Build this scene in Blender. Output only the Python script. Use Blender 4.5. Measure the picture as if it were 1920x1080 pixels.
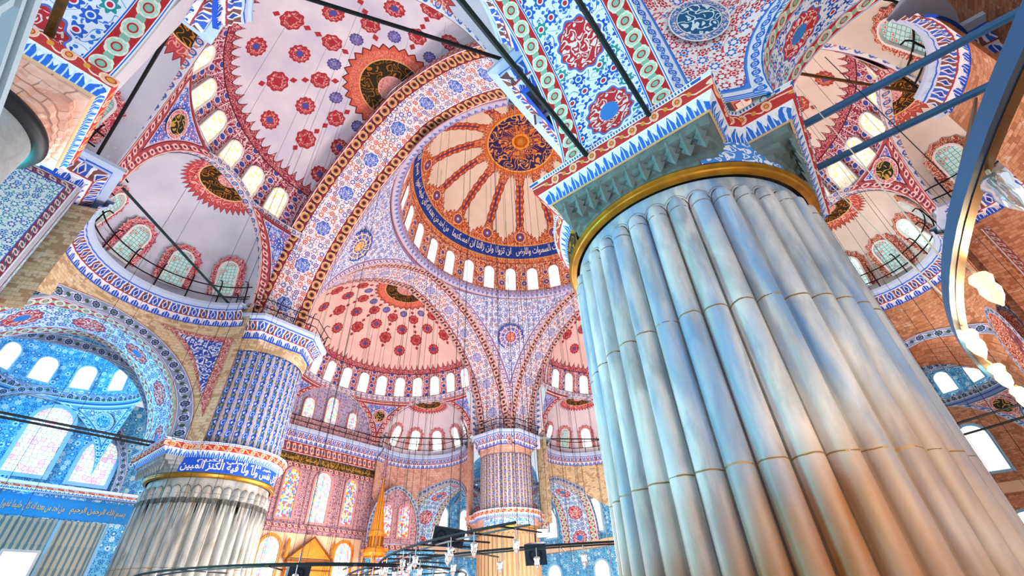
import bpy, math, random
from math import sin, cos, pi, sqrt, atan2, hypot, radians as R
import numpy as np
from mathutils import Matrix, Vector

for o_ in list(bpy.data.objects):
    bpy.data.objects.remove(o_)
SC = bpy.context.scene
COL = SC.collection
random.seed(7)

# ------------------------------------------------------------------ camera, world, lights, exposure
CAM = Vector((-23.370, -15.799, 0.0))
FPX, PITCH, AZ, ROLL = 827.4, R(36.834), R(45 - 7.632), R(-2.595)
fw = Vector((cos(AZ) * cos(PITCH), sin(AZ) * cos(PITCH), sin(PITCH)))
rt = Vector((sin(AZ), -cos(AZ), 0))
up = rt.cross(fw)
r2 = rt * cos(ROLL) + up * sin(ROLL)
u2 = -rt * sin(ROLL) + up * cos(ROLL)
cd = bpy.data.cameras.new('camera')
cam = bpy.data.objects.new('camera', cd)
COL.objects.link(cam)
cam.matrix_world = Matrix(((r2.x, u2.x, -fw.x, CAM.x), (r2.y, u2.y, -fw.y, CAM.y), (r2.z, u2.z, -fw.z, CAM.z), (0, 0, 0, 1)))
cd.sensor_width = 36
cd.lens = FPX * 36 / 1920
cd.clip_start = 0.05
cd.clip_end = 300
SC.camera = cam
SC.view_settings.view_transform = 'Standard'
SC.view_settings.look = 'None'
SC.view_settings.exposure = -0.22
SC.view_settings.gamma = 1
SC.view_settings.use_curve_mapping = False
SC.cycles.max_bounces = 4
SC.cycles.diffuse_bounces = 2
SC.cycles.glossy_bounces = 1
SC.cycles.transmission_bounces = 3
SC.cycles.sample_clamp_indirect = 6
SC.cycles.caustics_reflective = False
SC.cycles.caustics_refractive = False
SC.cycles.use_adaptive_sampling = True
SC.cycles.adaptive_threshold = 0.03

w = bpy.data.worlds.new('daylight')
SC.world = w
w.use_nodes = True
w.node_tree.nodes['Background'].inputs[0].default_value = (0.80, 0.90, 1.0, 1)
w.node_tree.nodes['Background'].inputs[1].default_value = 1.0


def light(name, kind, loc, power, color, size=1.0, target=None, sy=None):
    l = bpy.data.lights.new(name, kind)
    l.energy = power
    l.color = color
    if kind == 'AREA':
        l.size = size
        if sy:
            l.shape = 'RECTANGLE'
            l.size_y = sy
    elif kind == 'POINT':
        l.shadow_soft_size = size
    o = bpy.data.objects.new(name, l)
    COL.objects.link(o)
    o.location = loc
    if target is not None:
        o.rotation_euler = (Vector(target) - Vector(loc)).to_track_quat('-Z', 'Y').to_euler()
    return o


# lamp rings of the hall: warm light that rises from hundreds of low bulbs
WARM = (1.0, 0.80, 0.66)
for (x, y, z, p, c) in ((0, 0, 3.5, 10500, (1.0, .93, .87)), (7, 6, 3.0, 3400, (1.0, .92, .86)), (-6, 7, 3.0, 2600, (1.0, .93, .9)),
                        (-3, -7, 3.0, 2600, (1.0, .94, .9)), (0, 20, 2.5, 2300, (1.0, .84, .74)), (-17.5, 0, 2.5, 3600, (.86, .92, 1.0)),
                        (3, -20.5, 2.5, 2300, (1.0, .84, .74)), (20, 2, 2.5, 2200, (1.0, .86, .8)), (20, 20, 3, 700, (.7, .88, 1.0)),
                        (-19.5, -21.5, 2.2, 420, (1.0, .80, .60))):
    light('lamp_ring_and_added_glow', 'POINT', (x, y, z), p, c, 1.6)
# daylight that enters through the tall gallery windows of the north-west bay and behind the camera, plus an added teal light
light('window_daylight', 'AREA', (-25.2, 20.5, 9.5), 1500, (.25, .68, 1.0), 4, (-14, 16, 9), 6)
light('window_daylight', 'AREA', (-20, 24.5, 6), 600, (.3, .72, 1.0), 6, (-18, 15, 10), 6)
light('window_daylight', 'AREA', (-27.5, -11.5, 4.5), 600, (.55, .8, 1.0), 5, (-14, -12.5, 7), 5)
light('window_daylight', 'AREA', (-25.5, -26, 3.0), 420, (.85, .93, 1.0), 6, (-16, -14, 8), 5)
light('window_daylight', 'AREA', (-25.5, -1.5, 4.5), 1900, (.02, .72, .80), 3, (-14.5, -12.5, 5), 3)  # added teal light for the near pier's left flutes, no window there
light('lamp_ring_and_added_glow', 'POINT', (-13.5, -19.6, -.4), 70, (1.0, .62, .34), .4)  # added warm glow for the pier's foot, lower than any lamp ring
light('lamp_ring_and_added_glow', 'POINT', (-18.8, -18.6, -.6), 30, (1.0, .66, .40), .4)


# ------------------------------------------------------------------ a small language for node patterns
def lin(h):
    if isinstance(h, tuple):
        return h
    c = [int(h[i:i + 2], 16) / 255 for i in (0, 2, 4)]
    return tuple(x / 12.92 if x <= .04045 else ((x + .055) / 1.055) ** 2.4 for x in c) + (1.0,)


class G:
    t = None


def nn(kind, **kw):
    n = G.t.nodes.new(kind)
    for k, v in kw.items():
        setattr(n, k, v)
    return n


def put(inp, v):
    if isinstance(v, X):
        v = v.s
    if isinstance(v, (int, float)):
        inp.default_value = v
    elif isinstance(v, (tuple, str)):
        inp.default_value = lin(v)
    else:
        G.t.links.new(v, inp)


def M(op, a, b=None, c=None):
    n = nn('ShaderNodeMath', operation=op)
    put(n.inputs[0], a)
    if b is not None:
        put(n.inputs[1], b)
    if c is not None:
        put(n.inputs[2], c)
    return X(n.outputs[0])


class X:
    def __init__(s, sock):
        s.s = sock

    def __add__(a, b): return M('ADD', a, b)
    __radd__ = __add__
    def __sub__(a, b): return M('SUBTRACT', a, b)
    def __rsub__(a, b): return M('SUBTRACT', b, a)
    def __mul__(a, b): return M('MULTIPLY', a, b)
    __rmul__ = __mul__
    def __truediv__(a, b): return M('DIVIDE', a, b)
    def __rtruediv__(a, b): return M('DIVIDE', b, a)
    def __lt__(a, b): return M('LESS_THAN', a, b)
    def __gt__(a, b): return M('GREATER_THAN', a, b)


def fabs(a): return M('ABSOLUTE', a)
def fract(a): return M('FRACT', a)
def floor_(a): return M('FLOOR', a)
def sn(a): return M('SINE', a)
def cs(a): return M('COSINE', a)
def mn(a, b): return M('MINIMUM', a, b)
def mx(a, b): return M('MAXIMUM', a, b)
def AND(*a):
    r = a[0]
    for b in a[1:]:
        r = M('MULTIPLY', r, b)
    return r
def NOT(a): return M('SUBTRACT', 1.0, a)
def length(a, b): return M('SQRT', a * a + b * b)
def between(a, lo, hi):
    n = nn('ShaderNodeMath', operation='COMPARE')
    put(n.inputs[0], a)
    n.inputs[1].default_value = (lo + hi) / 2
    n.inputs[2].default_value = abs(hi - lo) / 2
    return X(n.outputs[0])


def mix(fac, a, b):
    n = nn('ShaderNodeMix', data_type='RGBA')
    put(n.inputs[0], fac)
    put(n.inputs[6], a)
    put(n.inputs[7], b)
    return X(n.outputs[2])


def vec(u, v, w_=0.0):
    n = nn('ShaderNodeCombineXYZ')
    put(n.inputs[0], u)
    put(n.inputs[1], v)
    put(n.inputs[2], w_)
    return n.outputs[0]


def sep(s):
    n = nn('ShaderNodeSeparateXYZ')
    G.t.links.new(s, n.inputs[0])
    return X(n.outputs[0]), X(n.outputs[1]), X(n.outputs[2])


def uv(name='UVMap'):
    n = nn('ShaderNodeUVMap')
    n.uv_map = name
    return sep(n.outputs[0])[:2]


def pos():
    return nn('ShaderNodeNewGeometry').outputs['Position']


def noise(v, scale=1.0, detail=1.0, dist=0.0, rough=.5):
    n = nn('ShaderNodeTexNoise')
    n.noise_dimensions = '3D'
    G.t.links.new(v, n.inputs['Vector'])
    n.inputs['Scale'].default_value = scale
    n.inputs['Detail'].default_value = detail
    n.inputs['Roughness'].default_value = rough
    n.inputs['Distortion'].default_value = dist
    return X(n.outputs[0])


def vor(v, scale=1.0, rnd=.6, feat='F1', dim='2D'):
    n = nn('ShaderNodeTexVoronoi')
    n.voronoi_dimensions = dim
    n.feature = feat
    G.t.links.new(v, n.inputs['Vector'])
    n.inputs['Scale'].default_value = scale
    n.inputs['Randomness'].default_value = rnd
    return n.outputs


def scroll(u, v, s, lo, hi, w_=.10, k=4.0):
    """curling vine lines: contours of a smooth noise"""
    n = noise(vec(u, v), s, 0.5, .6)
    f = fabs(fract(n * k) - .5)
    return f < w_


def floral(u, v, s, bg, cols, leaf, ctr='F4E9D8', rnd=.45, vine=True, big=.33):
    """flowers on winding stems: s cells per metre"""
    vv = vec(u, v)
    c = mix(scroll(u, v, s * .9, 0, 0, .055, 5), bg, leaf) if vine else bg
    o2 = vor(vv, s * 2.2, .9)
    c = mix(AND(X(o2['Distance']) < .22), c, leaf)
    o = vor(vv, s, rnd)
    px, py, _ = sep(o['Position'])
    dx, dy = (u - px) * s, (v - py) * s
    r = length(dx, dy)
    a = M('ARCTAN2', dy, dx)
    cr, cg, cb = sep(o['Color'])
    pet = big + .07 * sn(a * 7.0)
    c = mix(r < pet + .05, c, bg)
    fc = mix(cr > .5, cols[0], cols[1 % len(cols)])
    if len(cols) > 2:
        fc = mix(cg > .66, fc, cols[2])
    c = mix(r < pet, c, fc)
    c = mix(r < .20, c, bg)
    c = mix(r < .13, c, mix(cb > .5, cols[0], ctr))
    return c


def chain(u, v, per, h, bg, ros, line, ctr, ros2=None):
    """running border: rosettes threaded on a wavy stem; v in metres, centred on 0"""
    k = u / per
    f = (fract(k) - .5) * per
    y = v
    wave = fabs(y - h * .30 * sn(k * (2 * pi)))
    c = mix(wave < h * .06, bg, line)
    f2 = (fract(k + .5) - .5) * per
    c = mix(length(f2, y) < h * .20, c, ctr)
    r = length(f, y)
    a = M('ARCTAN2', y, f)
    c = mix(r < h * (.40 + .03 * 1) , c, line)
    c = mix(r < h * .36 + h * .03 * sn(a * 8.0), c, ros)
    c = mix(r < h * .22, c, bg)
    c = mix(r < h * .15, c, ctr)
    return c


def arabesque(u, v, s, bg, fg, w_=.13, k=4.0):
    return mix(scroll(u, v, s, 0, 0, w_, k), bg, fg)


MATS = {}


def material(name, fn, rough=.75, spec=.25, metal=0.0, emit=None, bump=None):
    m = bpy.data.materials.new(name)
    m.use_nodes = True
    t = m.node_tree
    G.t = t
    b = t.nodes['Principled BSDF']
    c = fn()
    if isinstance(c, (str, tuple)):
        b.inputs['Base Color'].default_value = lin(c)
    else:
        t.links.new(c.s, b.inputs['Base Color'])
    b.inputs['Roughness'].default_value = rough
    b.inputs['Specular IOR Level'].default_value = spec
    b.inputs['Metallic'].default_value = metal
    if emit is not None:
        e = b.inputs['Emission Color']
        put(e, c)
        b.inputs['Emission Strength'].default_value = emit
        m.cycles.emission_sampling = 'NONE'
    if bump is not None:
        h, st, dist = bump()
        n = nn('ShaderNodeBump')
        n.inputs['Strength'].default_value = st
        n.inputs['Distance'].default_value = dist
        put(n.inputs['Height'], h)
        t.links.new(n.outputs[0], b.inputs['Normal'])
    MATS[name] = m
    return m


# ---- colours read off the photograph
CREAM, PINKW, LILAC = 'F3DCC8', 'E9D2D6', 'DCCFE0'
ORANGE, RED, CRIM, ROSE = 'C8512E', 'B43A3E', 'C01F38', 'C0606A'
BLUE, DEEP, SKY, TEAL = '2E5FC4', '1B3C9A', '6FA6E6', '3AA6A8'
WHITE, GOLD, NAVY, OLIVE = 'F2F2F4', 'D8902A', '27245E', '6E7A3A'


def p_main_dome():
    az, ph = uv()
    Rm = 11.25
    u = az * (pi / 180) * Rm
    mu = u * cs(ph * (pi / 180))
    v = ph * (pi / 180) * Rm
    # windows zone
    c = mix(scroll(u, v, 2.4, 0, 0, .20, 5), 'C9552F', 'F6D9BE')
    k = az / (360 / 28)
    f = (fract(k + .5) - .5) * (2 * pi * Rm / 28)
    rr = length(f, v - 1.1)
    c = mix(rr < .36, c, 'EFD9D6')
    c = mix(rr < .30, c, '5A4FA0')
    c = mix(rr < .12, c, 'F0B090')
    rr = length(f, v - 2.3)
    c = mix(rr < .28, c, 'EFD9D6')
    c = mix(rr < .21, c, '7A4A90')
    c = mix(ph < .6, c, 'D8C8DC')
    # orange lace below the inscription
    up_ = mix(scroll(u, v, 3.2, 0, 0, .16, 5), 'CF5A2C', 'F4C79A')
    c = mix(ph > 18.2, c, up_)
    c = mix(between(ph, 17.9, 18.3), c, '8E2F22')
    c = mix(ph > 20.6, c, 'E9A45A')
    c = mix(ph > 21.2, c, '1F3F9E')
    c = mix(AND(ph > 21.2, scroll(u, v, 3.0, 0, 0, .05, 4)), c, '3E63C4')
    c = mix(ph > 28.6, c, 'E9A45A')
    # scalloped lace above the inscription, ribs and petals
    kr = (az - 40) / 24.0
    fr = fract(kr + .5) - .5
    am = fabs(fr)
    dist = am * (24 * pi / 180 * Rm) * cs(ph * (pi / 180))
    edge = 37.5 - am * am * 26 + .8 * sn(am * 60)
    edge2 = 65.5 + am * 8 + .7 * sn(am * 40)
    lace = mix(scroll(u, v, 2.2, 0, 0, .17, 5), 'C24A26', 'F3B98A')
    inside = AND(ph > edge, ph < edge2, dist > .36 + .05 * sn(v * 6.0))
    cream = mix((noise(pos(), .6, 3) - .3) * 2.4, 'F6E2D0', 'EED4C0')
    body = mix(AND(ph > edge + .45, ph < edge2 - .45, dist > .44 + .05 * sn(v * 6.0)), '7E2A24', cream)
    lace2 = mix(fabs(fract(v * 1.6) - .5) < .2, 'C0472A', 'E88A58')
    lace2 = mix(dist < .10, lace2, '6A3A66')
    lace = mix(AND(dist < .34, ph > 40, ph < 64), lace, lace2)
    rr = length(dist, v - 34 * pi / 180 * Rm)
    lace = mix(rr < .62, lace, 'F0C09A')
    lace = mix(rr < .52, lace, 'A83A30')
    lace = mix(rr < .36, lace, '5B57A8')
    lace = mix(rr < .16, lace, 'E8C8D0')
    top = mix(inside, lace, body)
    c = mix(ph > 29.4, c, top)
    # crown medallion
    cr = (90 - ph) * (pi / 180) * Rm
    al = az * (pi / 180)
    med = mix(scroll(cr * cs(al), cr * sn(al), 1.15, 0, 0, .15, 5), '35265F', 'F0A458')
    c = mix(ph > 70.6, c, 'D9702A')
    c = mix(ph > 71.6, c, 'F6B45E')
    c = mix(ph > 72.4, c, med)
    c = mix(AND(ph > 79, scroll(al * 6.0, cr * .1, 1.2, 0, 0, .2, 5)), c, 'E0782E')
    c = mix(ph > 85.2, c, 'F2A63C')
    c = mix(ph > 86.3, c, 'C85A1E')
    c = mix(ph > 87.5, c, 'F8C860')
    return c


def medal(c, fu, fv, rr_, deep, lite, ctr, lobes=12):
    """one scalloped rosette painted at the local origin"""
    r = length(fu, fv)
    a = M('ARCTAN2', fv, fu)
    e = rr_ * (1 + .06 * sn(a * float(lobes)))
    c = mix(r < e, c, deep)
    c = mix(AND(r < rr_ * .82, scroll(fu, fv, 2.6 / rr_ * .8, 0, 0, .16, 5)), c, lite)
    c = mix(r < rr_ * .40, c, deep)
    c = mix(r < rr_ * .34, c, ctr)
    return c


def p_semi(base1, base2, sp=36.0, off=162.0, deep='B0303C', lite='E6A9A6', spike=27.0, wz=20.0, pale='E8CFD6', wcol='9A2F44', nwin=29.03, Rm=9.8, H=7.6, phase=6.2):
    def f():
        az, ph = uv()
        phr = ph * (pi / 180)
        cp = cs(phr)
        u = az * (pi / 180) * Rm
        v = phr * (Rm + H) / 2
        c = mix((noise(pos(), .45, 4) - .3) * 2.4, base1, base2)
        # lattice of rosettes
        k = (az - off) / sp
        fu = (fract(k + .5) - .5) * sp * (pi / 180) * Rm * cp

        def row(ph0):
            return (ph - ph0) * (pi / 180) * ((Rm + H) / 2)
        for ph0, rad, ct in ((37.5, .62, '4A55A8'), (54.0, .60, '4A55A8')):
            c = medal(c, fu, row(ph0), rad, deep, lite, ct)
        c = medal(c, fu, row(67.0), .40, '5A4F94', 'A8A0D0', '8E86C8')
        k2 = k + .5
        gu = (fract(k2 + .5) - .5) * sp * (pi / 180) * Rm * cp
        for ph0, rad in ((46.0, .66), (62.5, .56)):
            gv = row(ph0)
            tip = fabs(gu) + fabs(fabs(gv) - (rad + .30)) * .8 < .20
            c = mix(tip, c, deep)
            c = medal(c, gu, gv, rad, deep, lite, deep, 8)
        # crown medallion
        cr = (90 - ph) * (pi / 180) * ((Rm + H) / 2)
        al = az * (pi / 180)
        sp2 = 2.55 + .30 * M('PINGPONG', az / 12.0, .5) * 2.0
        c = mix(cr < sp2 + .1, c, '6A2028')
        c = mix(cr < sp2, c, 'D4604E')
        c = mix(AND(cr < 2.5, scroll(u, v, 3.2, 0, 0, .14, 4)), c, 'F0A088')
        dk = mix(scroll(cr * cs(al), cr * sn(al), 1.9, 0, 0, .10, 5), '2E2410', 'B06A1C')
        c = mix(cr < 1.95, c, 'E8B070')
        c = mix(cr < 1.88, c, dk)
        c = mix(cr < .85, c, 'E8B4A8')
        c = mix(AND(cr < .8, scroll(u * 2, v, 2.5, 0, 0, .2, 4)), c, 'B84858')
        # flame border over the windows
        t = M('PINGPONG', az / 4.133, .5) * 2.0
        e = spike + 4.2 * t * t
        c = mix(ph < e + .6, c, '5E1E28')
        fl = mix(scroll(u, v, 3.5, 0, 0, .16, 5), wcol, 'E0A0A0')
        c = mix(ph < e, c, fl)
        c = mix(ph < spike - 2.5, c, '5E1E28')
        # wall between the windows
        kk = (az - phase) / 12.4
        f3 = (fract(kk) - .5)
        w0 = mix(scroll(u, v, 3.2, 0, 0, .18, 5), wcol, pale)
        m1 = M('ABSOLUTE', f3) * (12.4 * pi / 180) * Rm
        cell = fract(v * 1.25) - .5
        rr = length(m1, cell * .8)
        w0 = mix(rr < .26, w0, pale)
        w0 = mix(rr < .20, w0, '3C4FA4')
        w0 = mix(between(m1, .44, .50), w0, 'F0DCE0')
        c = mix(ph < spike - 3.1, c, w0)
        c = mix(ph < 1.0, c, 'DCD0E4')
        return c
    return f


def p_exedra(base1, base2, deep='C24A52', Rm=4.9):
    def f():
        az, ph = uv()
        c = mix((noise(pos(), .5, 4) - .3) * 2.4, base1, base2)
        cr = (90 - ph) * (pi / 180) * Rm
        u = az * (pi / 180)
        x_, y_ = cr * cs(u), cr * sn(u)
        sp_ = 2.02 + .36 * M('PINGPONG', az / 9.0, .5) * 2.0
        c = mix(cr < sp_ + .06, c, '5E2028')
        c = mix(cr < sp_, c, deep)
        c = mix(AND(cr < 2.0, scroll(x_, y_, 2.6, 0, 0, .14, 5)), c, 'F2B0A4')
        c = mix(cr < 1.52, c, 'F0C890')
        c = mix(cr < 1.45, c, mix(scroll(x_, y_, 2.2, 0, 0, .11, 5), '30240E', 'C27420'))
        c = mix(cr < .52, c, mix(scroll(x_, y_, 5.0, 0, 0, .18, 5), 'F0C0B8', 'C04858'))
        return c
    return f


def p_great(bb='8E2C34', br='D09A66', bc='ECC090', med='4468C8', fl=('D0542E', '4658BC', '7C84A8')):
  def f():
    u, v = uv()
    # v runs 0..1 across the soffit, u metres along
    W = 3.8
    y = (v - .5) * W
    ay = fabs(y)
    c = floral(u, y, 2.1, 'F2ECF0', fl, 'B8808C', big=.36)
    k = u / 3.1
    f = (fract(k) - .5) * 3.1
    r = length(f, y)
    a = M('ARCTAN2', y, f)
    e = .52 + .03 * sn(a * 8.0)
    c = mix(r < e + .07, c, 'F4ECF0')
    c = mix(r < e, c, med)
    c = mix(AND(r < .46, scroll(f, y, 5.2, 0, 0, .17, 5)), c, 'D8DEF4')
    b = chain(u, ay - 1.48, .80, .74, bb, br, bc, '3A2430')
    c = mix(ay > 1.14, c, b)
    c = mix(between(ay, 1.10, 1.17), c, '7A2430')
    c = mix(between(ay, 1.80, 1.86), c, 'F0E4E6')
    c = mix(ay > 1.86, c, '8E3038')
    return c
  return f


def p_lower(period=3.0, teal=False):
    def f():
        u, v = uv()
        W = 2.95
        y = (v - .5) * W
        ay = fabs(y)
        cols = ('2C66D0', '1E55BC', '2E9A9A') if not teal else ('1F86C8', '2A6AB8', '2FA8A0')
        c = floral(u, y, 2.15, 'ECF4FA', cols, '3C7EDC', 'D03048', big=.36)
        k = u / period + .62
        f_ = (fract(k) - .5) * period
        r = length(f_ * .82, y)
        a = M('ARCTAN2', y, f_)
        e = .56 + .035 * sn(a * 12.0)
        c = mix(r < e + .10, c, 'F2F6FA')
        c = mix(r < e + .05, c, '5A7AC8')
        c = mix(r < e, c, 'C8323C')
        c = mix(AND(r < .52, scroll(f_, y, 4.6, 0, 0, .2, 5)), c, 'F6E6E0')
        c = mix(AND(r < .24, fract(k * .5) > .5), c, '3F86D8')
        b = chain(u, ay - 1.16, .55, .50, 'C22A30', 'BFE0C8', 'F4EEDC', '8FBFA8')
        c = mix(ay > .86, c, 'EFF5FB')
        c = mix(between(ay, .875, .905), c, '2465D6')
        c = mix(between(ay, .92, 1.39), c, b)
        c = mix(between(ay, 1.415, 1.44), c, '2465D6')
        return c
    return f


def p_band(h, bg, ros, line, ctr, per, edge):
    def f():
        u, v = uv()
        y = (v - .5) * h
        c = chain(u, y, per, h * .8, bg, ros, line, ctr)
        c = mix(fabs(y) > h * .41, c, edge[0])
        c = mix(fabs(y) > h * .46, c, edge[1])
        return c
    return f


def p_field(s, bg, cols, leaf, b1='C05A58', b2='F0E4E8', b3='3F5FB8', bw=.34, ctr='F4E9D8'):
    """painted field with a border that follows its edges (map B holds the distance to the edge)"""
    def f():
        u, v = uv()
        d, along = uv('B')
        c = floral(u, v, s, bg, cols, leaf, ctr)
        br = chain(along, d - bw * .55, bw * 1.1, bw * .8, b1, b2, b2, b3)
        c = mix(d < bw * 1.35, c, b2)
        c = mix(d < bw * 1.25, c, b3)
        c = mix(d < bw * 1.1, c, br)
        c = mix(d < bw * .10, c, b2)
        return c
    return f


def p_brick(c1, c2, c3, mort, bw_=.42, bh=.20):
    def f():
        u, v = uv()
        row = floor_(v / bh)
        uu = u / bw_ + fract(row * .5)
        n = noise(pos(), 1.1, 4)
        h = X(vor(vec(floor_(uu), row), 1.0, 1.0)['Color'])
        r_, g_, b_ = sep(h.s)
        c = mix(r_, c1, c2)
        c = mix(M('MULTIPLY', g_, n) > .36, c, c3)
        mj = mn(fract(uu) * bw_, fract(v / bh) * bh)
        c = mix(mj < .018, c, mort)
        x_, y_, z_ = sep(pos())
        st = noise(vec(x_ * 2.2, y_ * 2.2, z_ * 3.4), 1.0, 6, 1.2, .65)
        c = mix(M('MULTIPLY', noise(pos(), .45, 5), .7), c, c2)
        c = mix(mn(mx((st - .54) * 6.0, 0.0), .65), c, c3)
        c = mix(mn(mx((.42 - st) * 6.0, 0.0), .5), c, 'F4E8D8')
        return c
    return f


def p_stone(c1, c2, c3, sc=.8):
    def f():
        n = noise(pos(), sc, 6, .4, .6)
        n2 = noise(pos(), sc * 4, 4, .8, .6)
        c = mix(n, c1, c2)
        return mix(n2 * .6, c, c3)
    return f


def p_marble(joints=(4.15, 1.62), dz=0.0, ca='9CA6AE', cb='EAE6E0', cc='76828E', groove_shade=.6, blue=.62):
    def f():
        p = pos()
        x_, y_, z_ = sep(p)
        st = vec(x_ * 1.5, y_ * 1.5, z_ * .45)
        n = noise(st, .9, 5, .5, .6)
        n2 = noise(st, 1.7, 5, .4, .55)
        n3 = noise(p, .32, 2, .3)
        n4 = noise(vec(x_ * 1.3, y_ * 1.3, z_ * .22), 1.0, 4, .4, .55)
        c = mix((n - .3) * 2.4, ca, cb)
        c = mix(mn(mx((n2 - .50) * 3.6, 0.0), .55), c, cc)
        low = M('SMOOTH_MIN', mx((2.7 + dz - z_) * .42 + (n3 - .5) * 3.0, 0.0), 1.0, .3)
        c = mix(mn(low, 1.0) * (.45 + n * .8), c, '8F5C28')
        blue_cast = mn(mx((n4 - .47) * 6.0, 0.0), 1.0) * mn(mx((z_ - dz) * .3, 0.0), 1.0)
        c = mix(blue_cast * blue, c, '5596D0')  # cast of blue light painted into the marble colour as streaks
        fu, fz = uv()
        fq = fract(fu) - .5
        q2 = noise(p, 6.0, 3)
        c = mix(AND(fabs(fq) > .455, fz < 0.0) * (.35 + q2) * groove_shade, c, '4E4A44')  # shade of grooves and flute heads drawn as dark lines in the colour
        hr = length(fq * 2.1, fz / .31)
        c = mix(AND(fz > 0.0, between(hr, .97, 1.08)), c, '5A564E')
        c = mix(AND(fz > 0.0, between(hr, 1.22, 1.28)), c, '7E7A72')
        c = mix(AND(fabs(fz + .06) < .012, q2 > .45), c, '6E6458')
        w_ = noise(p, 2.0, 2) * .10
        for zj in joints:
            j = fabs(z_ - (zj + dz) - w_ + .05)
            c = mix(AND(j < .016, n2 > .44), c, 'A8885C')
            c = mix(AND(j < .006, n > .42), c, '5C5040')
        return c
    return f


def p_flute_paint(cols=('2F6FD8', '1F4CB0'), stem='566A3A', bg='A9B6D6', edge='A8564E', hi='DCE6F6'):
    def f():
        u, v = uv()          # u counts the flutes, v metres up
        fu = fract(u) - .5
        alt = fract(floor_(u) * .5) * 2.0
        y = v + alt * .6
        s1 = .17 * sn(y * 5.2)
        c = mix(scroll(u * .45, v, 5.0, 0, 0, .12, 4), bg, cols[1])
        c = mix(fabs(fu - s1) < .085, c, stem)
        lf = fract(y * 1.66) - .5
        c = mix(length((fu + s1 * 1.3) * 1.4, lf * .75) < .15, c, stem)
        k = fract(y * .83) - .5
        r = length(fu + s1 * .9, k * 1.7)
        a = M('ARCTAN2', k, fu)
        c = mix(r < .35 + .07 * sn(a * 6.0), c, cols[0])
        c = mix(between(r, .14, .19), c, hi)
        c = mix(r < .10, c, cols[1])
        k2 = fract(y * .83 + .5) - .5
        r = length(fu - s1 * .6, k2 * 1.9)
        c = mix(r < .28 + .05 * sn(a * 5.0), c, cols[1])
        c = mix(r < .12, c, hi)
        ed = fabs(fu)
        c = mix(ed > .36, c, 'C9CCDC')
        c = mix(ed > .395, c, edge)
        c = mix(ed > .425, c, 'E2DEE4')
        c = mix(ed > .47, c, edge)
        return c
    return f


def p_muq(h=1.0, a='2456CC', b='7E4E4E', per=.52):
    """stalactite cornice: acanthus, coloured niches, fillets; v metres up from the lower edge"""
    def f():
        u, v = uv()
        t = M('PINGPONG', u / per, .5) * 2.0
        c = 'EDEDF4'
        k = fract(u / per) - .5
        r = length(k * per, (v - h * .22))
        leafm = v < h * (.10 + .24 * (1 - t * t))
        c = mix(leafm, c, a)
        c = mix(AND(leafm, fabs(fract(u / per * 4) - .5) < .13, v > h * .10), c, 'DCE4F8')
        c = mix(v > h * .36, c, 'F0E6E4')
        c = mix(v > h * .39, c, 'A83A44')
        niche = mix(fract(u / (per * 2)) > .5, b, '3A62C4')
        dia = fabs(k) * per + fabs(v - h * .60) * .55
        niche = mix(dia < .14, niche, 'E6E0E8')
        niche = mix(dia < .09, niche, '2E4EA8')
        niche = mix(fabs(k) > .42, niche, 'F0EAF0')
        c = mix(v > h * .43, c, niche)
        c = mix(v > h * .80, c, 'C8D0EA')
        c = mix(v > h * .86, c, '3468D8')
        c = mix(v > h * .91, c, 'C0D0EA')
        return c
    return f


def p_lowcorn(h=.8):
    def f():
        u, v = uv()
        c = 'D9B98A'
        t = M('PINGPONG', u / .22, .5) * 2.0
        ac = mix(v < h * (.18 + .28 * t), 'EAF2FA', '2F6FD0')
        ac = mix(AND(v < h * .4, fabs(fract(u / .10) - .5) < .12), ac, 'CFE2F8')
        c = mix(v > h * .06, c, ac)
        c = mix(v > h * .48, c, 'F4F2F4')
        y = v - h * .68
        rb = chain(u, y, .52, h * .34, 'C03A38', 'F0B88E', 'F6D8C0', 'E09A3A')
        c = mix(v > h * .50, c, rb)
        c = mix(v > h * .85, c, 'F4F4F8')
        c = mix(v > h * .88, c, mix(fract(u / .07) > .5, '2E62B8', 'DDEBF6'))
        c = mix(v > h * .96, c, 'F2F4F8')
        return c
    return f


def p_disc(dk, ln, rim, s=2.4):
    def f():
        u, v = uv()     # centred, radius 1
        r = length(u, v)
        a = M('ARCTAN2', v, u)
        c = mix(scroll(u, v, s, 0, 0, .15, 5), dk, ln)
        c = mix(r > .70, c, 'F0E2D8')
        c = mix(r > .73, c, rim)
        c = mix(AND(r > .75, scroll(u, v, 5.0, 0, 0, .16, 5)), c, 'F0D0C8')
        c = mix(r > .95, c, 'F0E8EC')
        return c
    return f


def p_disc2(core, ln, bg, s=2.6):
    def f():
        u, v = uv()
        r = length(u, v)
        a = M('ARCTAN2', v, u)
        web = fabs(fract(a * (12 / (2 * pi)) + r * .8) - .5) < .09
        web2 = fabs(fract(r * 3.2) - .5) < .10
        c = mix(mx(web, web2), bg, ln)
        c = mix(AND(r > .4, scroll(u, v, s * 1.6, 0, 0, .10, 5)), c, ln)
        c = mix(r < .34 + .03 * sn(a * 10.0), c, core)
        c = mix(AND(r < .30, scroll(u, v, 6.0, 0, 0, .16, 5)), c, ln)
        c = mix(r > .92, c, bg)
        return c
    return f


def p_panel(bg, cols, leaf, rim, rim2, w_, h_, s=3.2):
    def f():
        u, v = uv()     # metres from the centre
        d = mn(w_ / 2 - fabs(u), h_ / 2 - fabs(v))
        c = floral(u, v, s, bg, cols, leaf)
        b = chain(u + v, d - .17, .36, .22, rim, 'D8C8B8', rim2, '3C6A8A')
        c = mix(d < .32, c, '2D66C8')
        c = mix(d < .29, c, b)
        c = mix(d < .05, c, 'E8EEF4')
        return c
    return f


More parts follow.
